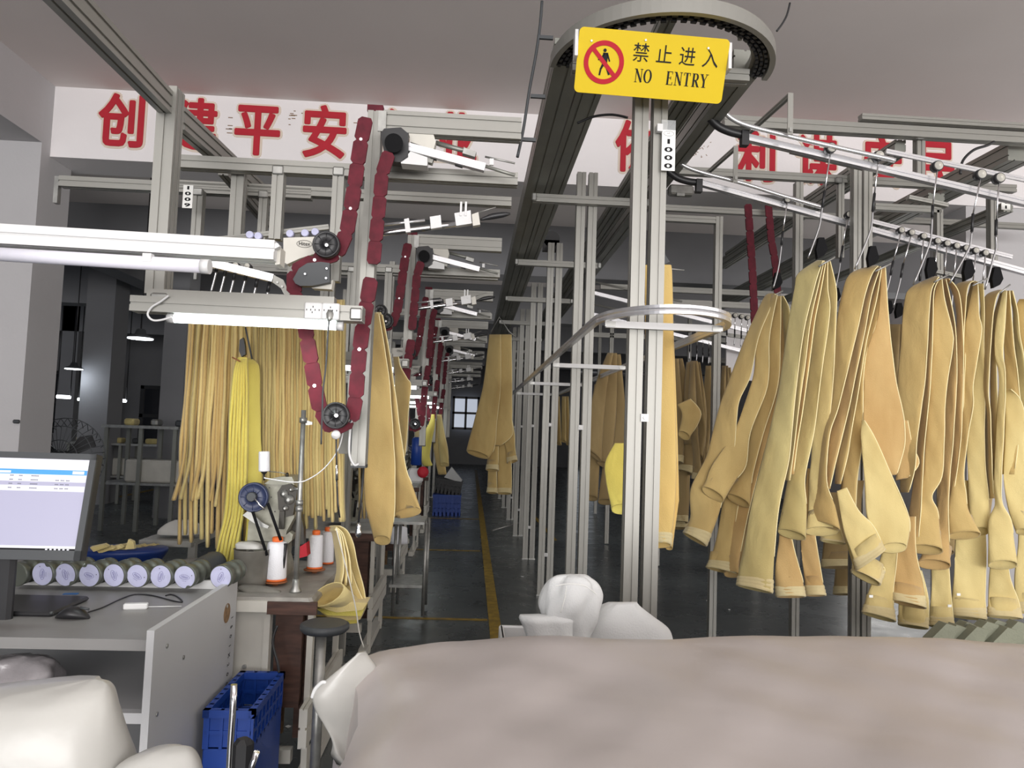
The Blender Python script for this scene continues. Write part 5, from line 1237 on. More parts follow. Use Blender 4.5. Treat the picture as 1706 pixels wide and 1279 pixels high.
for j, y in enumerate(ys):
    for i, p in enumerate(crest3):
        f = i / (nx_ - 1); x = leftx(min(y, DC)) + f * (crest3[-1].x - leftx(min(y, DC))); fx = (x - crest3[0].x) / (crest3[-1].x - crest3[0].x); fx = max(0, min(.999, fx))
        k = int(fx * (nx_ - 1)); q = crest3[min(k, nx_ - 1)]; z = q.z
        edge = max(0, 1 - (x - leftx(min(y, DC))) / .09); z -= .035 * edge ** 2.2
        if j < 3: z -= (.10, .035, .006)[j]
        else: z -= .012 * (DC - y) / .5
        z += wr(x, y) * (1 if j > 3 else .4)
        vs.append(Vector((x, y, z)))
for j in range(len(ys) - 1):
    for i in range(nx_ - 1): fs.append((j * nx_ + i, j * nx_ + i + 1, (j + 1) * nx_ + i + 1, (j + 1) * nx_ + i))
MB().add(vs, fs, True).build('top_sheet', 'foil', cov)
# side sheets hanging from the edges
def skirt(line, off, name, m='foil'):
    v = []; f = []; n = len(line); lev = (0, .03, .12, .35, .65, .96)
    for l in lev:
        for i, p in enumerate(line):
            w_ = .012 * math.sin(i * .9 + l * 8) * min(1, l * 4); v.append(Vector((p.x, p.y, p.z)) + Vector(off) * (min(1, l * 3) * .04 + w_) + Vector((0, 0, -min(l, p.z - .01))))
    for k in range(len(lev) - 1):
        for i in range(n - 1): f.append((k * n + i, k * n + i + 1, (k + 1) * n + i + 1, (k + 1) * n + i))
    MB().add(v, f, True).build(name, m, cov)
nrow = len(ys)
skirt([vs[j * nx_] for j in range(nrow)], (-1, 0, 0), 'side_sheet')
skirt([vs[i] for i in range(nx_)], (0, 1, 0), 'rear_sheet'); skirt([vs[(nrow - 1) * nx_ + i] for i in range(nx_)], (0, -1, 0), 'front_sheet')
# knotted corner of an inner white bag sticking out at the left
q = [[(598, 1088), (606, 1084)], [(578, 1104), (628, 1112)], [(556, 1122), (634, 1140)], [(536, 1140), (634, 1158)], [(521, 1158), (628, 1180)], [(526, 1182), (616, 1202)], [(540, 1206), (600, 1232)], [(552, 1230), (586, 1256)], [(556, 1252), (574, 1282)]]
sleeve(cov, [(a[0], a[1], b[0], b[1]) for a, b in q], 1.42, 'foilw', 'flat', -.02, T=.03, name='bag_corner', n=20)
MB().tube(catmull(pxs([(520, 1162), (524, 1150), (530, 1142), (538, 1136), (545, 1139), (536, 1146), (530, 1158), (534, 1166)], 1.40), 5), .0035).build('tied_string', 'fwhite', cov)
tag(MB().tube(catmull(pxs([(560, 880), (590, 1000), (598, 1050), (606, 1078)], 2.6), 5), .0022).build('thin_hose', 'offw'), 'thin cream hose hanging past the sewing table', 'hose')

# white bin with white felt bags behind the cover
bn = thing('white_bin', 'white plastic bin behind the foreground cover holding white felt bags', 'bin', P(980, 1100, 2.2))
zc_ = P(840, 1041, 2.46).z; xa, xc = P(838, 1045, 2.2).x, P(1128, 1050, 2.2).x
for (cx_, cy_, sx, sy) in ((xa + .008, 2.25, .016, .42), (xc - .008, 2.25, .016, .42), ((xa + xc) / 2, 2.46, xc - xa, .016), ((xa + xc) / 2, 2.04, xc - xa, .016)):
    MB().rbox((cx_, cy_, zc_ / 2 + .02), (sx, sy, zc_ - .04), .006).build('bin_wall', 'white', bn)
MB().box(((xa + xc) / 2, 2.25, .04), (xc - xa, .42, .02)).build('bin_floor', 'white', bn)
r = thing('white_felt_bag', 'white felt hood shaped bag end standing up from the white bin', 'filter bag', P(950, 1060, 2.2), 'white felt bags in the bin')
blob(r, [(957, 944, 960), (960, 930, 976), (970, 918, 990), (990, 908, 997), (1012, 902, 994), (1035, 908, 985), (1060, 915, 975), (1085, 915, 975)], 2.2, 'fwhite', .55, 'hood', amp=.012, freq=22, seed=8)
MB().tube(catmull(pxs([(926, 976), (948, 972), (975, 976), (994, 990)], 2.125), 5), .0012, 5).build('seam', 'tag', r)
MB().tube(catmull(pxs([(944, 976), (940, 1000), (934, 1020)], 2.115), 5), .0012, 5).build('seam', 'tag', r)
r = thing('white_felt_bag', 'white felt bag flap lying flat left of the hood', 'filter bag', P(890, 1060, 2.15), 'white felt bags in the bin')
blob(r, [(1025, 868, 930), (1032, 866, 950), (1045, 872, 950), (1070, 880, 950)], 2.16, 'fwhite', .35, 'flap', amp=.006, seed=9)
r = thing('white_felt_bag', 'creamy white felt bag folded behind the sign posts', 'filter bag', P(1010, 1060, 2.25), 'white felt bags in the bin')
blob(r, [(1004, 1018, 1060), (1012, 1000, 1068), (1030, 978, 1090), (1050, 968, 1112), (1085, 960, 1120)], 2.28, 'fwhite', .4, 'folded_felt', amp=.008, seed=10)

# ================================================================== SEWING TABLE, MACHINE, CONES
sx0, sx1, sy0, sy1, sz = -1.30, -.556, 2.80, 3.57, .76
tb = thing('sewing_table', 'worn grey sewing table with dark wooden edge at the nearest station', 'table', (-.95, 3.1, 0), 'sewing tables along the aisle')
MB().rbox(((sx0 + sx1) / 2, (sy0 + sy1) / 2, sz - .02), (sx1 - sx0, sy1 - sy0, .04), .012).build('table_top', 'tabtop', tb)
MB().box(((-.70 + sx1) / 2, sy0 - .002, sz - .035), (sx1 + .735, .02, .045)).build('front_edge', 'wood', tb)
MB().box(((sx0 - .735) / 2, sy0 - .002, sz - .03), (-.70 - sx0, .02, .04)).build('front_edge', 'offw', tb)
MB().box((-.80, sy0 + .06, .50), (.16, .04, .42)).build('control_box', 'offw', tb)
MB().box((-.655, sy0 + .10, .52), (.10, .05, .36)).build('drawer_side', 'wood', tb)
MB().box((-.62, sy0 + .16, .45), (.035, .02, .50)).build('wooden_strut', 'wood', tb)
MB().box((-.70, sy0 + .20, .45), (.03, .02, .50)).build('wooden_strut', 'chip', tb)
for x, y in ((-.725, sy0 + .05), (-.58, sy0 + .12), (-.58, sy1 - .08), (-1.25, sy0 + .1), (-1.25, sy1 - .08)):
    MB().box((x, y, .36), (.022, .04, .72)).build('leg', 'offw', tb)
MB().prof((-.565, sy0 - .02, .30), (-.565, sy1 - .05, .30), .03, .14, slots=(1, 1)).build('side_rail', 'offw', tb)
MB().box((-.60, (sy0 + sy1) / 2, .03), (.05, .80, .05)).build('foot', 'offw', tb)
MB().box((-.8, sy0 + .12, .15), (.34, .04, .05)).build('foot_bar', 'offw', tb)
MB().tube(catmull([Vector(v) for v in ((-.68, sy0 + .0, .66), (-.69, sy0 - .01, .60), (-.66, sy0 - .02, .5), (-.68, sy0 - .02, .40), (-.70, sy0, .33))], 5), .005).build('cable', 'black', tb)
for x, z in ((-.80, .50), (-.875, .50)): MB().cyl((x, sy0 + .04, z), (x, sy0 + .03, z), .008, n=10).build('bolt', 'steel', tb)

mc = thing('sewing_machine', 'old grey industrial sewing machine with navy handwheel on the near table', 'sewing machine', (-.92, 2.95, sz), 'sewing machines along the aisle')
dm = 3.03
MB().prism(pxs([(396, 962), (398, 928), (410, 922), (414, 870), (424, 846), (440, 810), (452, 800), (466, 797), (484, 797), (490, 806), (490, 862), (478, 884), (474, 902), (470, 930), (474, 944), (474, 962)], dm), (0, .15, 0)).build('machine_body', 'mach', mc)
MB().prism(pxs([(440, 806), (452, 797), (466, 794), (486, 794), (490, 802), (474, 808)], dm - .01), (0, .17, 0)).build('top_cover', 'mach', mc)
MB().prism(pxs([(462, 820), (470, 808), (484, 806), (496, 814), (492, 836), (488, 858), (474, 862), (464, 848)], dm - .02), (0, .03, 0)).build('tension_unit', 'grime', mc)
for (px, py, r0) in ((474, 822, .016), (482, 832, .020), (486, 815, .010), (476, 846, .012)):
    MB().lathe(P(px, py, dm - .02), (0, -1, 0), [(r0, 0), (r0, .006), (r0 * .6, .012), (r0 * .3, .02)], 14).build('dial', 'steel', mc)
MB().tube(pxs([(490, 815), (497, 814), (500, 818)], dm - .02), .006).build('knob_stem', 'steel', mc)
hw = wheelm(P(423, 828, dm - .05), .058, .03).build('handwheel', 'navy', mc)
MB().lathe(P(421, 827, dm - .06), (0, -1, 0), [(.019, 0), (.019, .02), (.016, .024)], 18).build('wheel_hub', 'charcoal', hw)
MB().tube(pxs([(424, 830), (432, 840), (441, 849)], dm - .09), .004).build('crank_pin', 'chrome', mc)
MB().tube(pxs([(421, 852), (445, 925)], dm - .07), .006).tube(pxs([(446, 838), (468, 900)], dm - .07), .006).build('drive_belt', 'rub', mc)
MB().box(P(472, 890, dm + .03), (.01, .01, .12)).build('needle_bar', 'chrome', mc)
MB().box(P(470, 866, dm - .02), (.02, .02, .07)).build('needle_bar', 'grime', mc)
MB().prism(pxs([(466, 900), (482, 886), (488, 890), (486, 900), (470, 914)], dm), (0, .05, 0)).build('presser_arm', 'mach', mc)
MB().prism(pxs([(488, 846), (498, 842), (506, 880), (506, 906), (486, 910)], dm + .06), (0, .04, 0)).build('motor_guard', 'grime', mc)
MB().box(P(440, 938, dm + .07), (.16, .16, .05)).build('machine_bed', 'mach', mc)
MB().tube(pxs([(440, 800), (440, 790)], dm), .004).build('spool_pin', 'black', mc)
MB().tube(pxs([(448, 785), (468, 787), (480, 790)], dm), .002).build('thread_guide', 'steel', mc)
MB().lathe(P(478, 797, dm), (0, 0, 1), [(.006, 0), (.006, .02), (.003, .024)], 10).build('oil_cap', 'grime', mc)
MB().tube(pxs([(476, 905), (470, 950)], dm - .03), .008).build('knee_rod', 'black', mc)
MB().box(P(440, 902, dm - .003), (.13, .004, .003)).build('seam_line', 'grime', mc)
MB().cyl(P(418, 920, dm - .002), P(418, 920, dm - .006), .011, n=16).build('oil_hole', 'grime', mc)
MB().prism(pxs([(404, 858), (414, 850), (436, 870), (448, 876), (446, 880), (430, 876)], dm - .04), (0, .01, 0)).build('belt_guard_arm', 'steel', mc)
for (px, py) in ((449, 812), (452, 828), (458, 852), (430, 880)): MB().cyl(P(px, py, dm - .001), P(px, py, dm - .004), .003, n=8).build('screw', 'grime', mc)
for i in range(1, 5):
    c_ = copy_tree(tb, (0, 1.8 * i, 0)); c_['label'] = 'worn sewing table at the %s station down the aisle' % ords[i]
    c_ = copy_tree(mc, (0, 1.8 * i, 0)); c_['label'] = 'grey sewing machine at the %s station down the aisle' % ords[i]
sb = P(440, 790, dm)
cn = thing('thread_spool', 'small white thread spool on top of the near sewing machine', 'thread cone', sb, 'white thread cones')
MB().lathe(sb, (-.06, 0, 1), [(.004, 0), (.012, .008), (.014, .012)], 16).build('spool_foot', 'black', cn)
MB().lathe(sb + Vector((0, 0, .012)), (-.06, 0, 1), [(.021, 0), (.022, .004), (.0215, .076), (.019, .08)], 20).build('thread', 'thread', cn)
def cone(px, ybot, d, h, r0, label, plate=True):
    b = PZ(px, ybot, sz + (.02 if plate else .002)); c_ = thing('thread_cone', label, 'thread cone', b, 'white thread cones')
    if plate: MB().lathe(b + Vector((0, 0, -.012)), (0, 0, 1), [(.012, -.012), (.012, 0), (.045, .004), (.046, .008), (.03, .011)], 26).build('spool_plate', 'rust', c_)
    MB().lathe(b, (0, 0, 1), [(r0 * 1.02, 0), (r0 * 1.02, .008)], 22).build('cone_base', 'orange', c_)
    MB().lathe(b + Vector((0, 0, .006)), (0, 0, 1), [(r0 * .98, 0), (r0, .006), (r0 * .93, h - .012), (r0 * .86, h - .004), (r0 * .45, h)], 24).build('thread', 'thread', c_)
    MB().lathe(b + Vector((0, 0, .006 + h)), (0, 0, 1), [(r0 * .5, -.003), (r0 * .52, .014), (r0 * .42, .018), (r0 * .3, .018)], 20).build('cone_cap', 'orange', c_)
cone(459, 966, 2.76, .146, .041, 'white thread cone with orange cap nearest the camera on the sewing table')
cone(524, 946, 2.95, .138, .033, 'white thread cone with orange cap right of the steel pole, front one')
cone(544, 938, 3.12, .142, .031, 'white thread cone with orange cap half hidden behind the front one', False)
b = PZ(417, 976, sz)
r = thing('tin_pot', 'grey tin pot of scraps beside the thread cone', 'pot', b)
MB().lathe(b, (0, 0, 1), [(.058, 0), (.064, .03), (.068, .142), (.071, .145), (.066, .142), (.056, .115), (.001, .11)], 28).build('pot_body', 'pot', r)
blob(r, [(902, 400, 420), (906, 395, 434), (913, 396, 438)], b.y, 'foilw', .6, 'scraps', amp=.004)
# pole, clamp, red block, rag
b = PZ(492, 986, sz); t = P(506, 683, b.y)
pl_ = thing('thread_stand_pole', 'grey steel pole standing on the near sewing table', 'pole', b)
MB().tube([b, t], .0095, 14).build('pole', 'steel', pl_)
MB().lathe(b, (0, 0, 1), [(.022, 0), (.022, .006), (.014, .02), (.013, .05)], 18).build('pole_foot', 'steel', pl_)
for py in (838, 848, 700): 
    f = (985 - py) / 302; c = b.lerp(t, f); MB().cyl(c - Vector((0, 0, .010)), c + Vector((0, 0, .010)), .0145, n=14).build('clamp', 'steel', pl_)
c = b.lerp(t, .935); MB().prism([c + Vector(v) for v in ((0, 0, .01), (.035, 0, 0), (.035, 0, -.01), (0, 0, -.014))], (0, .012, 0)).build('side_arm', 'steel', pl_)
rd = thing('red_block', 'red plastic block behind the steel pole on the table', 'block', P(505, 930, 3.0))
MB().prism(pxs([(497, 912), (510, 904), (512, 926), (497, 930)], 3.0), (0, .06, 0)).build('block', 'redp', rd)
r = thing('rag', 'crumpled grey rag at the near table edge', 'rag', P(412, 988, 2.90))
blob(r, [(974, 402, 424), (978, 396, 446), (984, 404, 466), (988, 412, 464)], 2.90, 'pot', .35, 'rag_cloth', amp=.006, seed=12)
tag(MB().tube(catmull(pxs([(440, 796), (470, 801), (490, 803), (510, 800), (540, 780), (565, 745), (575, 700), (582, 690)], 2.66), 6), .0022).build('tension_cord', 'white'), 'thin white cord running from machine to the lower black wheel', 'cord')
# plug box on the hanging post
pb = thing('control_box', 'grey control box with white looped cable beside the near post', 'control box', P(592, 755, 2.9))
MB().rbox(P(592, 732, 2.92), (.045, .05, .12), .005).build('box_body', 'charcoal', pb)
MB().box(P(575, 728, 2.95), (.04, .04, .13)).build('box_side', 'pot', pb)
MB().tube(catmull(pxs([(598, 772), (590, 774), (582, 755), (583, 720), (586, 690), (585, 683)], 2.7), 6), .0045).build('looped_cable', 'white', pb)
MB().tube(pxs([(606, 776), (602, 830), (596, 880)], 2.78), .004).build('black_hose', 'black', pb)
MB().lathe(P(597, 886, 2.78), (0, 0, 1), [(.006, -.02), (.012, -.008), (.013, .0), (.008, .012), (.010, .02), (.005, .034)], 14).build('air_gun_tip', 'chrome', pb)
wl = thing('hanging_carrier', 'chrome carrier with white wheel hanging under the lower black wheel', 'carrier', P(560, 850, 2.6), 'carriers at the near station')
c = P(560, 724, 2.56); MB().lathe(c, (0, -1, 0), [(.015, 0), (.016, .006), (.012, .010), (.004, .014)], 20).build('wheel', 'white', wl)
MB().tube(pxs([(560, 726), (561, 775)], 2.58), .003).build('rod', 'charcoal', wl); MB().tube(pxs([(561, 775), (561, 800)], 2.58), .0045).build('grip', 'chrome', wl)
MB().tube(pxs([(561, 800), (563, 840), (566, 862)], 2.58), .003).build('lower_rod', 'black', wl)

# yellow bags draped over the table end and folded below
r = bag('pale yellow filter bags draped over the far end of the sewing table, folded below', (565, 1040), 3.05, 'bags at the sewing table'); d = 3.05
sleeve(r, [(876, 548, 566), (884, 556, 578), (905, 566, 588), (940, 578, 596), (980, 584, 606), (1008, 590, 610)], d + .05, 'y', 'flat', .02)
for k in range(3): sleeve(r, [(878 + 2 * k, 550 - k * 1, 560 - k), (890, 560 - 3 * k, 572 - 3 * k), (920, 568 - 5 * k, 580 - 5 * k), (950, 574 - 6 * k, 584 - 6 * k), (975, 576 - 10 * k, 586 - 9 * k)], d - .01 * k, 'y', 'flat', .04)
sleeve(r, [(900, 556, 570), (930, 566, 580), (970, 572, 592), (1000, 560, 606), (1006, 585, 612)], d + .02, 'y', 'flat', .0)
q = [[(572, 990), (600, 1010)], [(556, 978), (612, 1008)], [(545, 974), (585, 1024)], [(534, 982), (560, 1016)], [(524, 1002), (540, 1012)]]
def ell(px, py, dd, ax_, ay_, bx__, by__, n=20):
    c = P(px, py, dd); A = P(px + ax_, py + ay_, dd) - c; B = P(px + bx__, py + by__, dd) - c
    return [c + A * math.cos(2 * math.pi * i / n) + B * math.sin(2 * math.pi * i / n) for i in range(n)]
rg = [ell(606, 1008, 3.12, 3, 6, -1, 1), ell(590, 1004, 3.08, 5, 16, -3, 2), ell(572, 997, 3.02, 12, 22, -7, 5), ell(556, 992, 2.97, 22, 18, -14, 8), ell(546, 990, 2.93, 26, -17, 10, 12), ell(546, 990, 2.935, 24, -15.5, 9, 10.6), ell(556, 992, 2.99, 20, -12, 8, 9), ell(566, 994, 3.03, 14, -8, 6, 6)]
rg[3] = ell(556, 992, 2.98, 25, -10, 12, 14)
rg[2] = ell(572, 998, 3.03, 20, -4, 8, 17); rg[1] = ell(590, 1004, 3.08, 12, 0, 4, 12); rg[0] = ell(606, 1008, 3.12, 4, 0, 1, 5)
vs, fs = loft(rg); MB().add(vs, fs, True).build('folded_mouth', 'y', r)
for k, q in enumerate(([(520, 1008), (560, 1002), (612, 1004), (604, 1016), (560, 1020)], [(526, 1014), (570, 1010), (607, 1014), (602, 1026), (545, 1025)], [(534, 1020), (575, 1018), (605, 1020), (600, 1032), (555, 1034)], [(544, 1028), (580, 1026), (600, 1027), (594, 1038), (562, 1040)])):
    MB().prism(pxs(q, 3.0 + .02 * k), (0, .10, 0)).build('folded_layer', 'yY'[k % 2], r)
# stool and grey leg under the bags
so = thing('stool', 'dark round stool under the folded yellow bags', 'stool', P(538, 1165, 2.68))
a = P(541, 1044, 2.68); a2 = PZ(526, 1160, 0); 
MB().lathe((a.x, 2.68, a.z - .015), (0, 0, 1), [(.075, 0), (.085, .01), (.085, .025), (.075, .03)], 24).build('seat', 'charcoal', so)
MB().cyl((a.x - .01, 2.68, 0.02), (a.x - .01, 2.68, a.z), .018, n=14).build('pole', 'steel', so); MB().lathe((a.x - .01, 2.68, 0), (0, 0, 1), [(.10, 0), (.10, .01), (.03, .03)], 20).build('foot', 'steel', so)

# ================================================================== BLUE CRATE AND TUBES BY THE DESK
cr_ = thing('blue_crate', 'deep blue plastic crate with lattice rim between desk and sewing table', 'crate', (-.725, 2.5, 0))
zt = .50
for (cx_, cy_, sx, sy) in ((-.650, 2.60, .012, .36), (-.790, 2.60, .012, .36), (-.72, 2.78, .15, .012), (-.72, 2.42, .15, .012)):
    MB().rbox((cx_, cy_, .19), (sx, sy, .38), .004).build('crate_wall', 'blue', cr_)
lt = MB()
for x in (-.650, -.790):
    lt.box((x, 2.60, zt - .012), (.02, .38, .024)); lt.box((x, 2.60, .43), (.012, .36, .012)); lt.box((x, 2.60, .385), (.014, .36, .014)); lt.box((x, 2.60, .44), (.003, .36, .11))
    for k in range(9): lt.box((x, 2.42 + k * .045, .44), (.014, .010, .12))
for y in (2.42, 2.78):
    lt.box((-.72, y, zt - .012), (.16, .02, .024)); lt.box((-.72, y, .43), (.14, .01, .012)); lt.box((-.72, y, .44), (.14, .003, .11))
    for k in range(4): lt.box((-.783 + k * .042, y, .44), (.010, .014, .12))
lt.build('lattice_rim', 'blue', cr_); MB().box((-.72, 2.60, .02), (.14, .35, .02)).build('crate_floor', 'blue', cr_)
ck = thing('folding_trolley', 'chrome tube trolley frame leaning at the desk side panel', 'trolley', P(388, 1300, 2.02))
MB().tube(pxs([(390, 1140), (388, 1180), (384, 1240), (381, 1300), (378, 1400)], 2.08), .009).build('tube', 'chrome', ck)
MB().tube(pxs([(428, 1252), (420, 1275), (412, 1320)], 1.95), .008).build('handle', 'chrome', ck)
MB().rbox(P(404, 1272, 2.02), (.05, .04, .13), .012).build('black_bracket', 'black', ck)

# ================================================================== LEFT HALL THINGS
tub = thing('blue_tub', 'blue tub heaped with yellow felt scraps behind the desk', 'tub', P(205, 960, 3.7))
blob(tub, [(912, 138, 272), (918, 132, 276), (940, 140, 262), (975, 160, 250), (1010, 165, 246)], 3.7, 'bluec', .6, 'tub_body', amp=.004)
for k in range(9):
    x = 165 + k * 11 + rnd.uniform(-3, 3); y = 908 + rnd.uniform(-5, 3)
    MB().prism(pxs([(x - 14, y + 6), (x + 10, y + 1), (x + 16, y + 5), (x - 8, y + 13)], 3.55 + .03 * k), (0, .02, .005)).build('felt_scrap', rnd.choice(['g', 'y', 'g']), tub)
MB().prism(pxs([(208, 915), (214, 898), (222, 902), (224, 914)], 3.6), (0, .02, 0)).build('felt_scrap', 'y', tub)
ht = thing('steel_table', 'low steel table with a white sack behind the blue tub', 'table', P(290, 940, 3.9))
p, q = P(246, 896, 3.9), P(330, 902, 3.9)
MB().box(((p.x + q.x) / 2, 4.0, p.z - .01), (q.x - p.x, .4, .03)).build('table_top', 'alu', ht)
for px in (262, 322): a = P(px, 900, 3.85); MB().box((a.x, 3.85, a.z / 2), (.035, .035, a.z - .02)).build('leg', 'alu', ht)
r = thing('white_sack', 'white flattened sack lying on the low steel table', 'sack', P(300, 893, 3.9))
blob(r, [(866, 292, 320), (872, 278, 330), (882, 266, 335), (889, 264, 335)], 3.92, 'foilw', .5, 'sack_body', amp=.004)
# fan with wire cage
cf = P(108, 762, 6.6); fanr = .34
fn = thing('industrial_fan', 'big black wire cage fan standing behind the pillar and monitor', 'fan', (cf.x, cf.y, 0))
cg = MB()
for k in range(36):
    a = R(10 * k); cg.tube([cf + Vector((.05 * math.cos(a), -.10, .05 * math.sin(a))), cf + Vector((fanr * .8 * math.cos(a), -.085, fanr * .8 * math.sin(a))), cf + Vector((fanr * math.cos(a), 0, fanr * math.sin(a))), cf + Vector((fanr * .8 * math.cos(a), .085, fanr * .8 * math.sin(a)))], .0028, 5)
for rr0, yy in ((fanr, 0), (fanr * .8, -.085), (fanr * .45, -.095), (fanr * .2, -.10)):
    cg.tube([cf + Vector((rr0 * math.cos(R(12 * k)), yy, rr0 * math.sin(R(12 * k)))) for k in range(31)], .004, 5)
cg.build('wire_cage', 'charcoal', fn)
for k in range(3):
    a = R(120 * k + 40); u_ = Vector((math.cos(a), 0, math.sin(a))); v_ = Vector((-math.sin(a), 0, math.cos(a)))
    MB().prism([cf + u_ * .04 - v_ * .02, cf + u_ * .26 - v_ * .08, cf + u_ * .29 + v_ * .02, cf + u_ * .2 + v_ * .07, cf + u_ * .04 + v_ * .02], (0, .012, 0)).build('blade', 'black', fn)
MB().cyl(cf + Vector((0, -.04, 0)), cf + Vector((0, .14, 0)), .06, n=18).build('motor', 'black', fn)
MB().cyl((cf.x, cf.y + .1, .02), (cf.x, cf.y + .1, cf.z), .022, n=12).build('stand_pole', 'black', fn); MB().lathe((cf.x, cf.y + .1, 0), (0, 0, 1), [(.25, 0), (.24, .02), (.03, .06)], 24).build('stand_foot', 'black', fn)
# long work tables with clutter in the dim hall
for i, (x0_, x1_, yt, d, lab) in enumerate(((172, 300, 709, 9.5, 'tall pale frame table in the dim left hall'), (110, 292, 737, 12.5, 'long grey work table far in the left hall'))):
    a, b = P(x0_, yt, d), P(x1_, yt + 2, d); t_ = thing('work_table', lab, 'table', ((a.x + b.x) / 2, d, 0))
    MB().box(((a.x + b.x) / 2, d + .3, a.z), (b.x - a.x, .7, .035)).build('table_top', 'steel', t_)
    for xx in (a.x + .05, (a.x + b.x) / 2, b.x - .05):
        for yy in (d, d + .6): MB().box((xx, yy, a.z / 2), (.045, .045, a.z)).build('leg', 'alud', t_)
    MB().box(((a.x + b.x) / 2, d + .3, a.z * .45), (b.x - a.x, .6, .03)).build('lower_shelf', 'steel', t_)
    for k in range(6):
        xx = a.x + (b.x - a.x) * (k + .5) / 6
        if i == 1 or k % 2: 
            o = MB().rbox((xx, d + .25, a.z + .06), (rnd.uniform(.08, .25), .2, .085), .02).build('folded_cloth', rnd.choice(['steel', 'charcoal', 'g', 'pink' if i and k == 2 else 'white']))
            tag(o, 'small %s item on the %s table in the left hall, %s along it' % (rnd.choice(['dim', 'grey', 'low']), ('tall frame', 'long grey')[i], ords[k + 1] if k else 'first'), 'cloth', 'clutter on hall tables')
    o = MB().rbox(((a.x + b.x) / 2 + .2, d + .2, a.z * .45 + .16), (.8, .3, .28), .02).build('storage_box', 'offw'); tag(o, ('cream', 'pale')[i] + ' box on the lower shelf of the %s table' % ('tall frame', 'long grey')[i], 'box')
# pendant lamps and hanging tubes of the hall
def pend(px, py, d, k):
    c = P(px, py, d); r = thing('pendant_lamp', 'lit white saucer pendant lamp in the dim hall, %s one' % ('nearer', 'farther')[k], 'lamp', c, 'pendant lamps in the hall')
    MB().lathe(c, (0, 0, 1), [(.13, 0), (.14, .01), (.06, .045), (.045, .09), (.03, .10)], 24).build('lamp_shade', 'charcoal', r)
    MB().lathe(c + Vector((0, 0, -.012)), (0, 0, 1), [(.128, 0), (.13, .011)], 24).build('diffuser', 'lampf', r)
    MB().cyl(c + Vector((0, 0, .1)), (c.x, c.y, ZC), .008, n=8).build('cord', 'black', r)
    l = bpy.data.lights.new('pendant_light', 'POINT'); l.energy = 5; l.shadow_soft_size = .12; l.color = (.85, .92, 1)
    o = bpy.data.objects.new('pendant_light', l); COL.objects.link(o); o.parent = r; o.location = (0, 0, -.15)
pend(234, 563, 8.2, 0); pend(123, 614, 12.0, 1)
for k, (px, py, d) in enumerate(((106, 661, 15.0), (141, 665.5, 17.0), (199, 667, 16.0))):
    a, b = P(px - 11, py - .6, d), P(px + 11, py + .6, d); b.y = a.y = d
    r = tubelamp(a, b, .035, 'tube_lamp', 'small lit tube hanging low in the dim hall, %s from the left' % ('first', 'second', 'third')[k], 'lampf', light=0, group='tubes in the hall', caps=False)
    MB().cyl(a, (a.x, a.y, 4.04), .01, n=6).cyl(b, (b.x, b.y, 4.04), .01, n=6).build('suspension_wire', 'black', r)

# ================================================================== AISLE CLUTTER
def crate(cx_, cy_, z0_, w, dd, h, m, label, tilt=0, rot=0, grp='crates in the aisle'):
    r = thing('plastic_crate', label, 'crate', (cx_, cy_, z0_), grp); Rm = Matrix.Rotation(rot, 3, 'Z') @ Matrix.Rotation(tilt, 3, 'Y')
    def bx(c, s_): return (Vector((cx_, cy_, z0_)) + Rm @ Vector(c), s_, Rm)
    for sx, sy, wx, wy in ((0, -dd / 2, w, .012), (0, dd / 2, w, .012), (-w / 2, 0, .012, dd), (w / 2, 0, .012, dd)):
        m_ = MB(); m_.box(*bx((sx, sy, h - .02), (wx + .01, wy + .01, .04))); m_.box(*bx((sx, sy, .03), (wx, wy, .06)))
        n = 7; L = max(wx, wy)
        for k in range(n):
            o = -L / 2 + L * (k + .5) / n; m_.box(*bx((sx + (o if wx > wy else 0), sy + (o if wy > wx else 0), h / 2), (.018 if wx > wy else wx, .018 if wy > wx else wy, h)))
        for zz in (.35, .6): m_.box(*bx((sx, sy, h * zz), (wx, wy, .012)))
        m_.box(*bx((sx * .99, sy * .99, h / 2), (max(.004, wx - .012 if wx > wy else .004), max(.004, wy - .012 if wy > wx else .004), h - .01)))
        m_.build('lattice_wall', m, r)
    MB().box(*bx((0, 0, .01), (w, dd, .02))).build('crate_floor', m, r)
    return r
c = PZ(744, 857, 0); crate(c.x, c.y, 0, .44, .4, .34, 'blue', 'blue lattice crate on the floor beside the aisle line')
c2 = P(745, 822, c.y); crate(c2.x, c.y, c2.z, .42, .36, .24, 'black', 'black lattice crate tilted on top of the blue aisle crate', R(8))
tag(MB().prism(pxs([(740, 795), (752, 778), (770, 800), (768, 804)], c.y), (0, .2, 0)).build('paper_sheet', 'white'), 'white paper corner standing in the black aisle crate', 'paper')
r = bag('lime yellow bag hanging over the far station table', (720, 780), 8.0, 'bags hanging at the stations')
sleeve(r, [(690, 719, 724), (706, 715, 724), (730, 703, 720), (760, 700, 716), (775, 706, 720)], 7.9, 'Y', 'flat', .03, T=.05)
sleeve(r, [(690, 728, 735), (720, 730, 740), (750, 732, 746), (774, 734, 748)], 8.1, 'y', 'hem', .03, T=.05)
sleeve(r, [(700, 724, 732), (740, 722, 736), (790, 730, 744)], 8.2, 't', 'flat', .03, T=.05)
c = P(693, 775, 7.4); r = thing('blue_cone', 'tall dark blue thread cone at a far sewing station', 'thread cone', c)
MB().lathe(c, (0, 0, 1), [(.035, 0), (.055, .01), (.05, .26), (.03, .28)], 18).build('thread', 'blue', r); MB().lathe(c + Vector((0, 0, .28)), (0, 0, 1), [(.03, 0), (.02, .09), (.012, .13)], 14).build('cone_top', 'w', r)
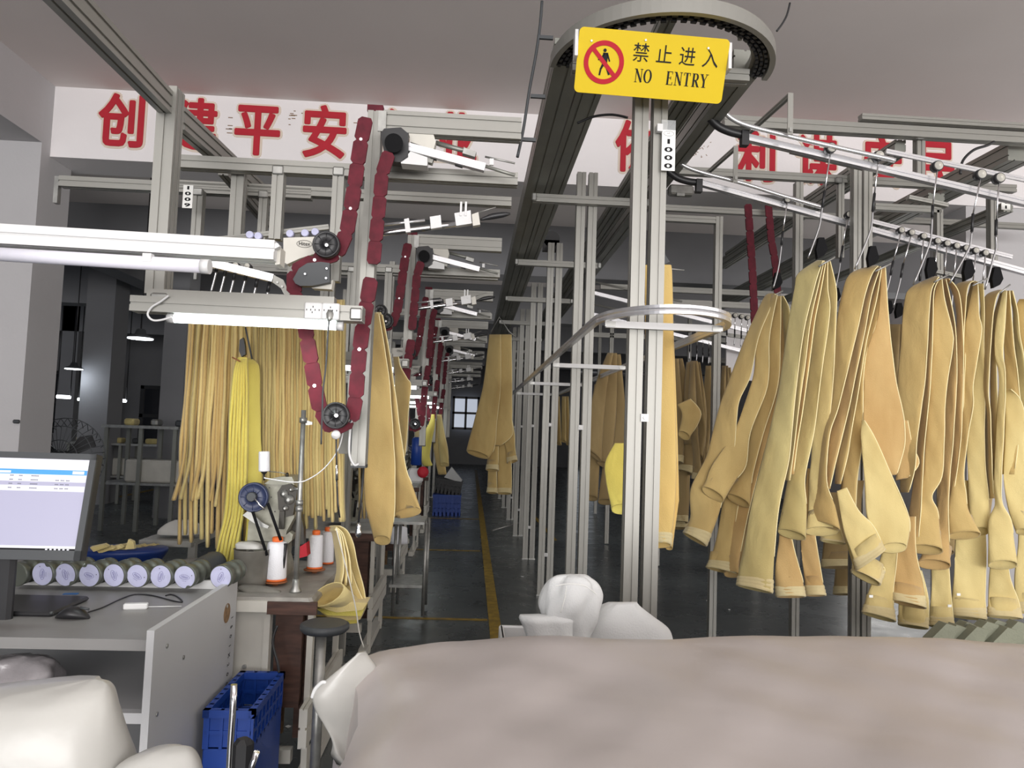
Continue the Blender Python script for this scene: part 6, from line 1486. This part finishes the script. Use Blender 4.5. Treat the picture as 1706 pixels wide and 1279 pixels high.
for k, px in enumerate((659, 669)):
    b = P(px, 905, 6.3); r = thing('white_spool', 'white spool standing low beside the station foot, %s' % ('left one', 'right one')[k], 'thread cone', b, 'white spools by the aisle')
    MB().lathe(b, (0, 0, 1), [(.05, 0), (.05, .02), (.042, .13), (.02, .14)], 20).build('thread', 'thread', r)
c = P(692, 792, 6.8); tag(MB().rbox(c, (.14, .1, .13), .02).build('paper_box', 'white'), 'white box on the far station table edge', 'box')
c = P(705, 786, 6.7); tag(MB().lathe(c, (0, -1, 0), [(.05, 0), (.05, .05), (.02, .06)], 18).build('red_reel', 'redp'), 'small red reel beside the white box down the aisle', 'reel')
# trolley shelf by the yellow bags
tr2 = thing('steel_trolley', 'dark steel trolley under the tan bag beside the aisle', 'trolley', P(690, 900, 5.6))
a, b = P(662, 868, 5.6), P(702, 860, 5.6)
for zz in (1, .35): MB().box(((a.x + b.x) / 2, 5.7, a.z * zz), (.24, .4, .02)).build('shelf', 'steel', tr2)
for x in (a.x, a.x + .22):
    for y in (5.52, 5.88): MB().cyl((x, y, .03), (x, y, a.z), .012, n=8).build('leg', 'steel', tr2)
# grey olive canvas heap at the right behind the cover
r = thing('canvas_heap', 'olive grey canvas pieces heaped low at the right behind the cover', 'canvas', P(1640, 1075, 3.0))
for k in range(9):
    x = 1575 + k * 17; y = 1058 + rnd.uniform(-14, 6)
    MB().prism(pxs([(x - 26, y + 16), (x + 2, y - 12), (x + 22, y - 6), (x + 10, y + 22), (x - 8, y + 26)], 2.95 + .04 * (k % 3)), (0, .05, 0)).build('canvas_fold', 'olive', r)
blob(r, [(1046, 1580, 1720), (1060, 1560, 1760), (1100, 1560, 1780), (1180, 1580, 1780)], 3.2, 'olive', .3, 'canvas_body', amp=.02, seed=21)
# small litter on the floor
for i, (px, py) in enumerate(((497, 1190), (480, 1210), (1180, 1000), (1215, 1015), (870, 960), (700, 880), (640, 958))):
    c = PZ(px, py, .004); tag(MB().box((c.x, c.y, .004), (rnd.uniform(.015, .05), .02, .004), Matrix.Rotation(rnd.uniform(0, 3), 3, 'Z')).build('scrap', 'white'), 'tiny white scrap on the dark floor, %s' % ('below the sewing table', 'beside the blue crate', 'right of the white bin', 'farther right of the white bin', 'left of the conveyor posts', 'in the aisle by the crates', 'near the station leg')[i], 'scrap', 'floor scraps')
a = PZ(820, 886, 0); b = PZ(864, 876, 0)
tag(MB().tube([(a.x, a.y, .02), (b.x, b.y, .05)], .015).build('metal_bar', 'steel'), 'steel bar lying on the floor at the foot of the far posts', 'bar')

c = P(27, 702, 5.86); tag(MB().rbox(c, (.045, .03, .03), .008).build('wall_hook', 'charcoal'), 'small dark hook on the left white pillar above the monitor', 'hook')
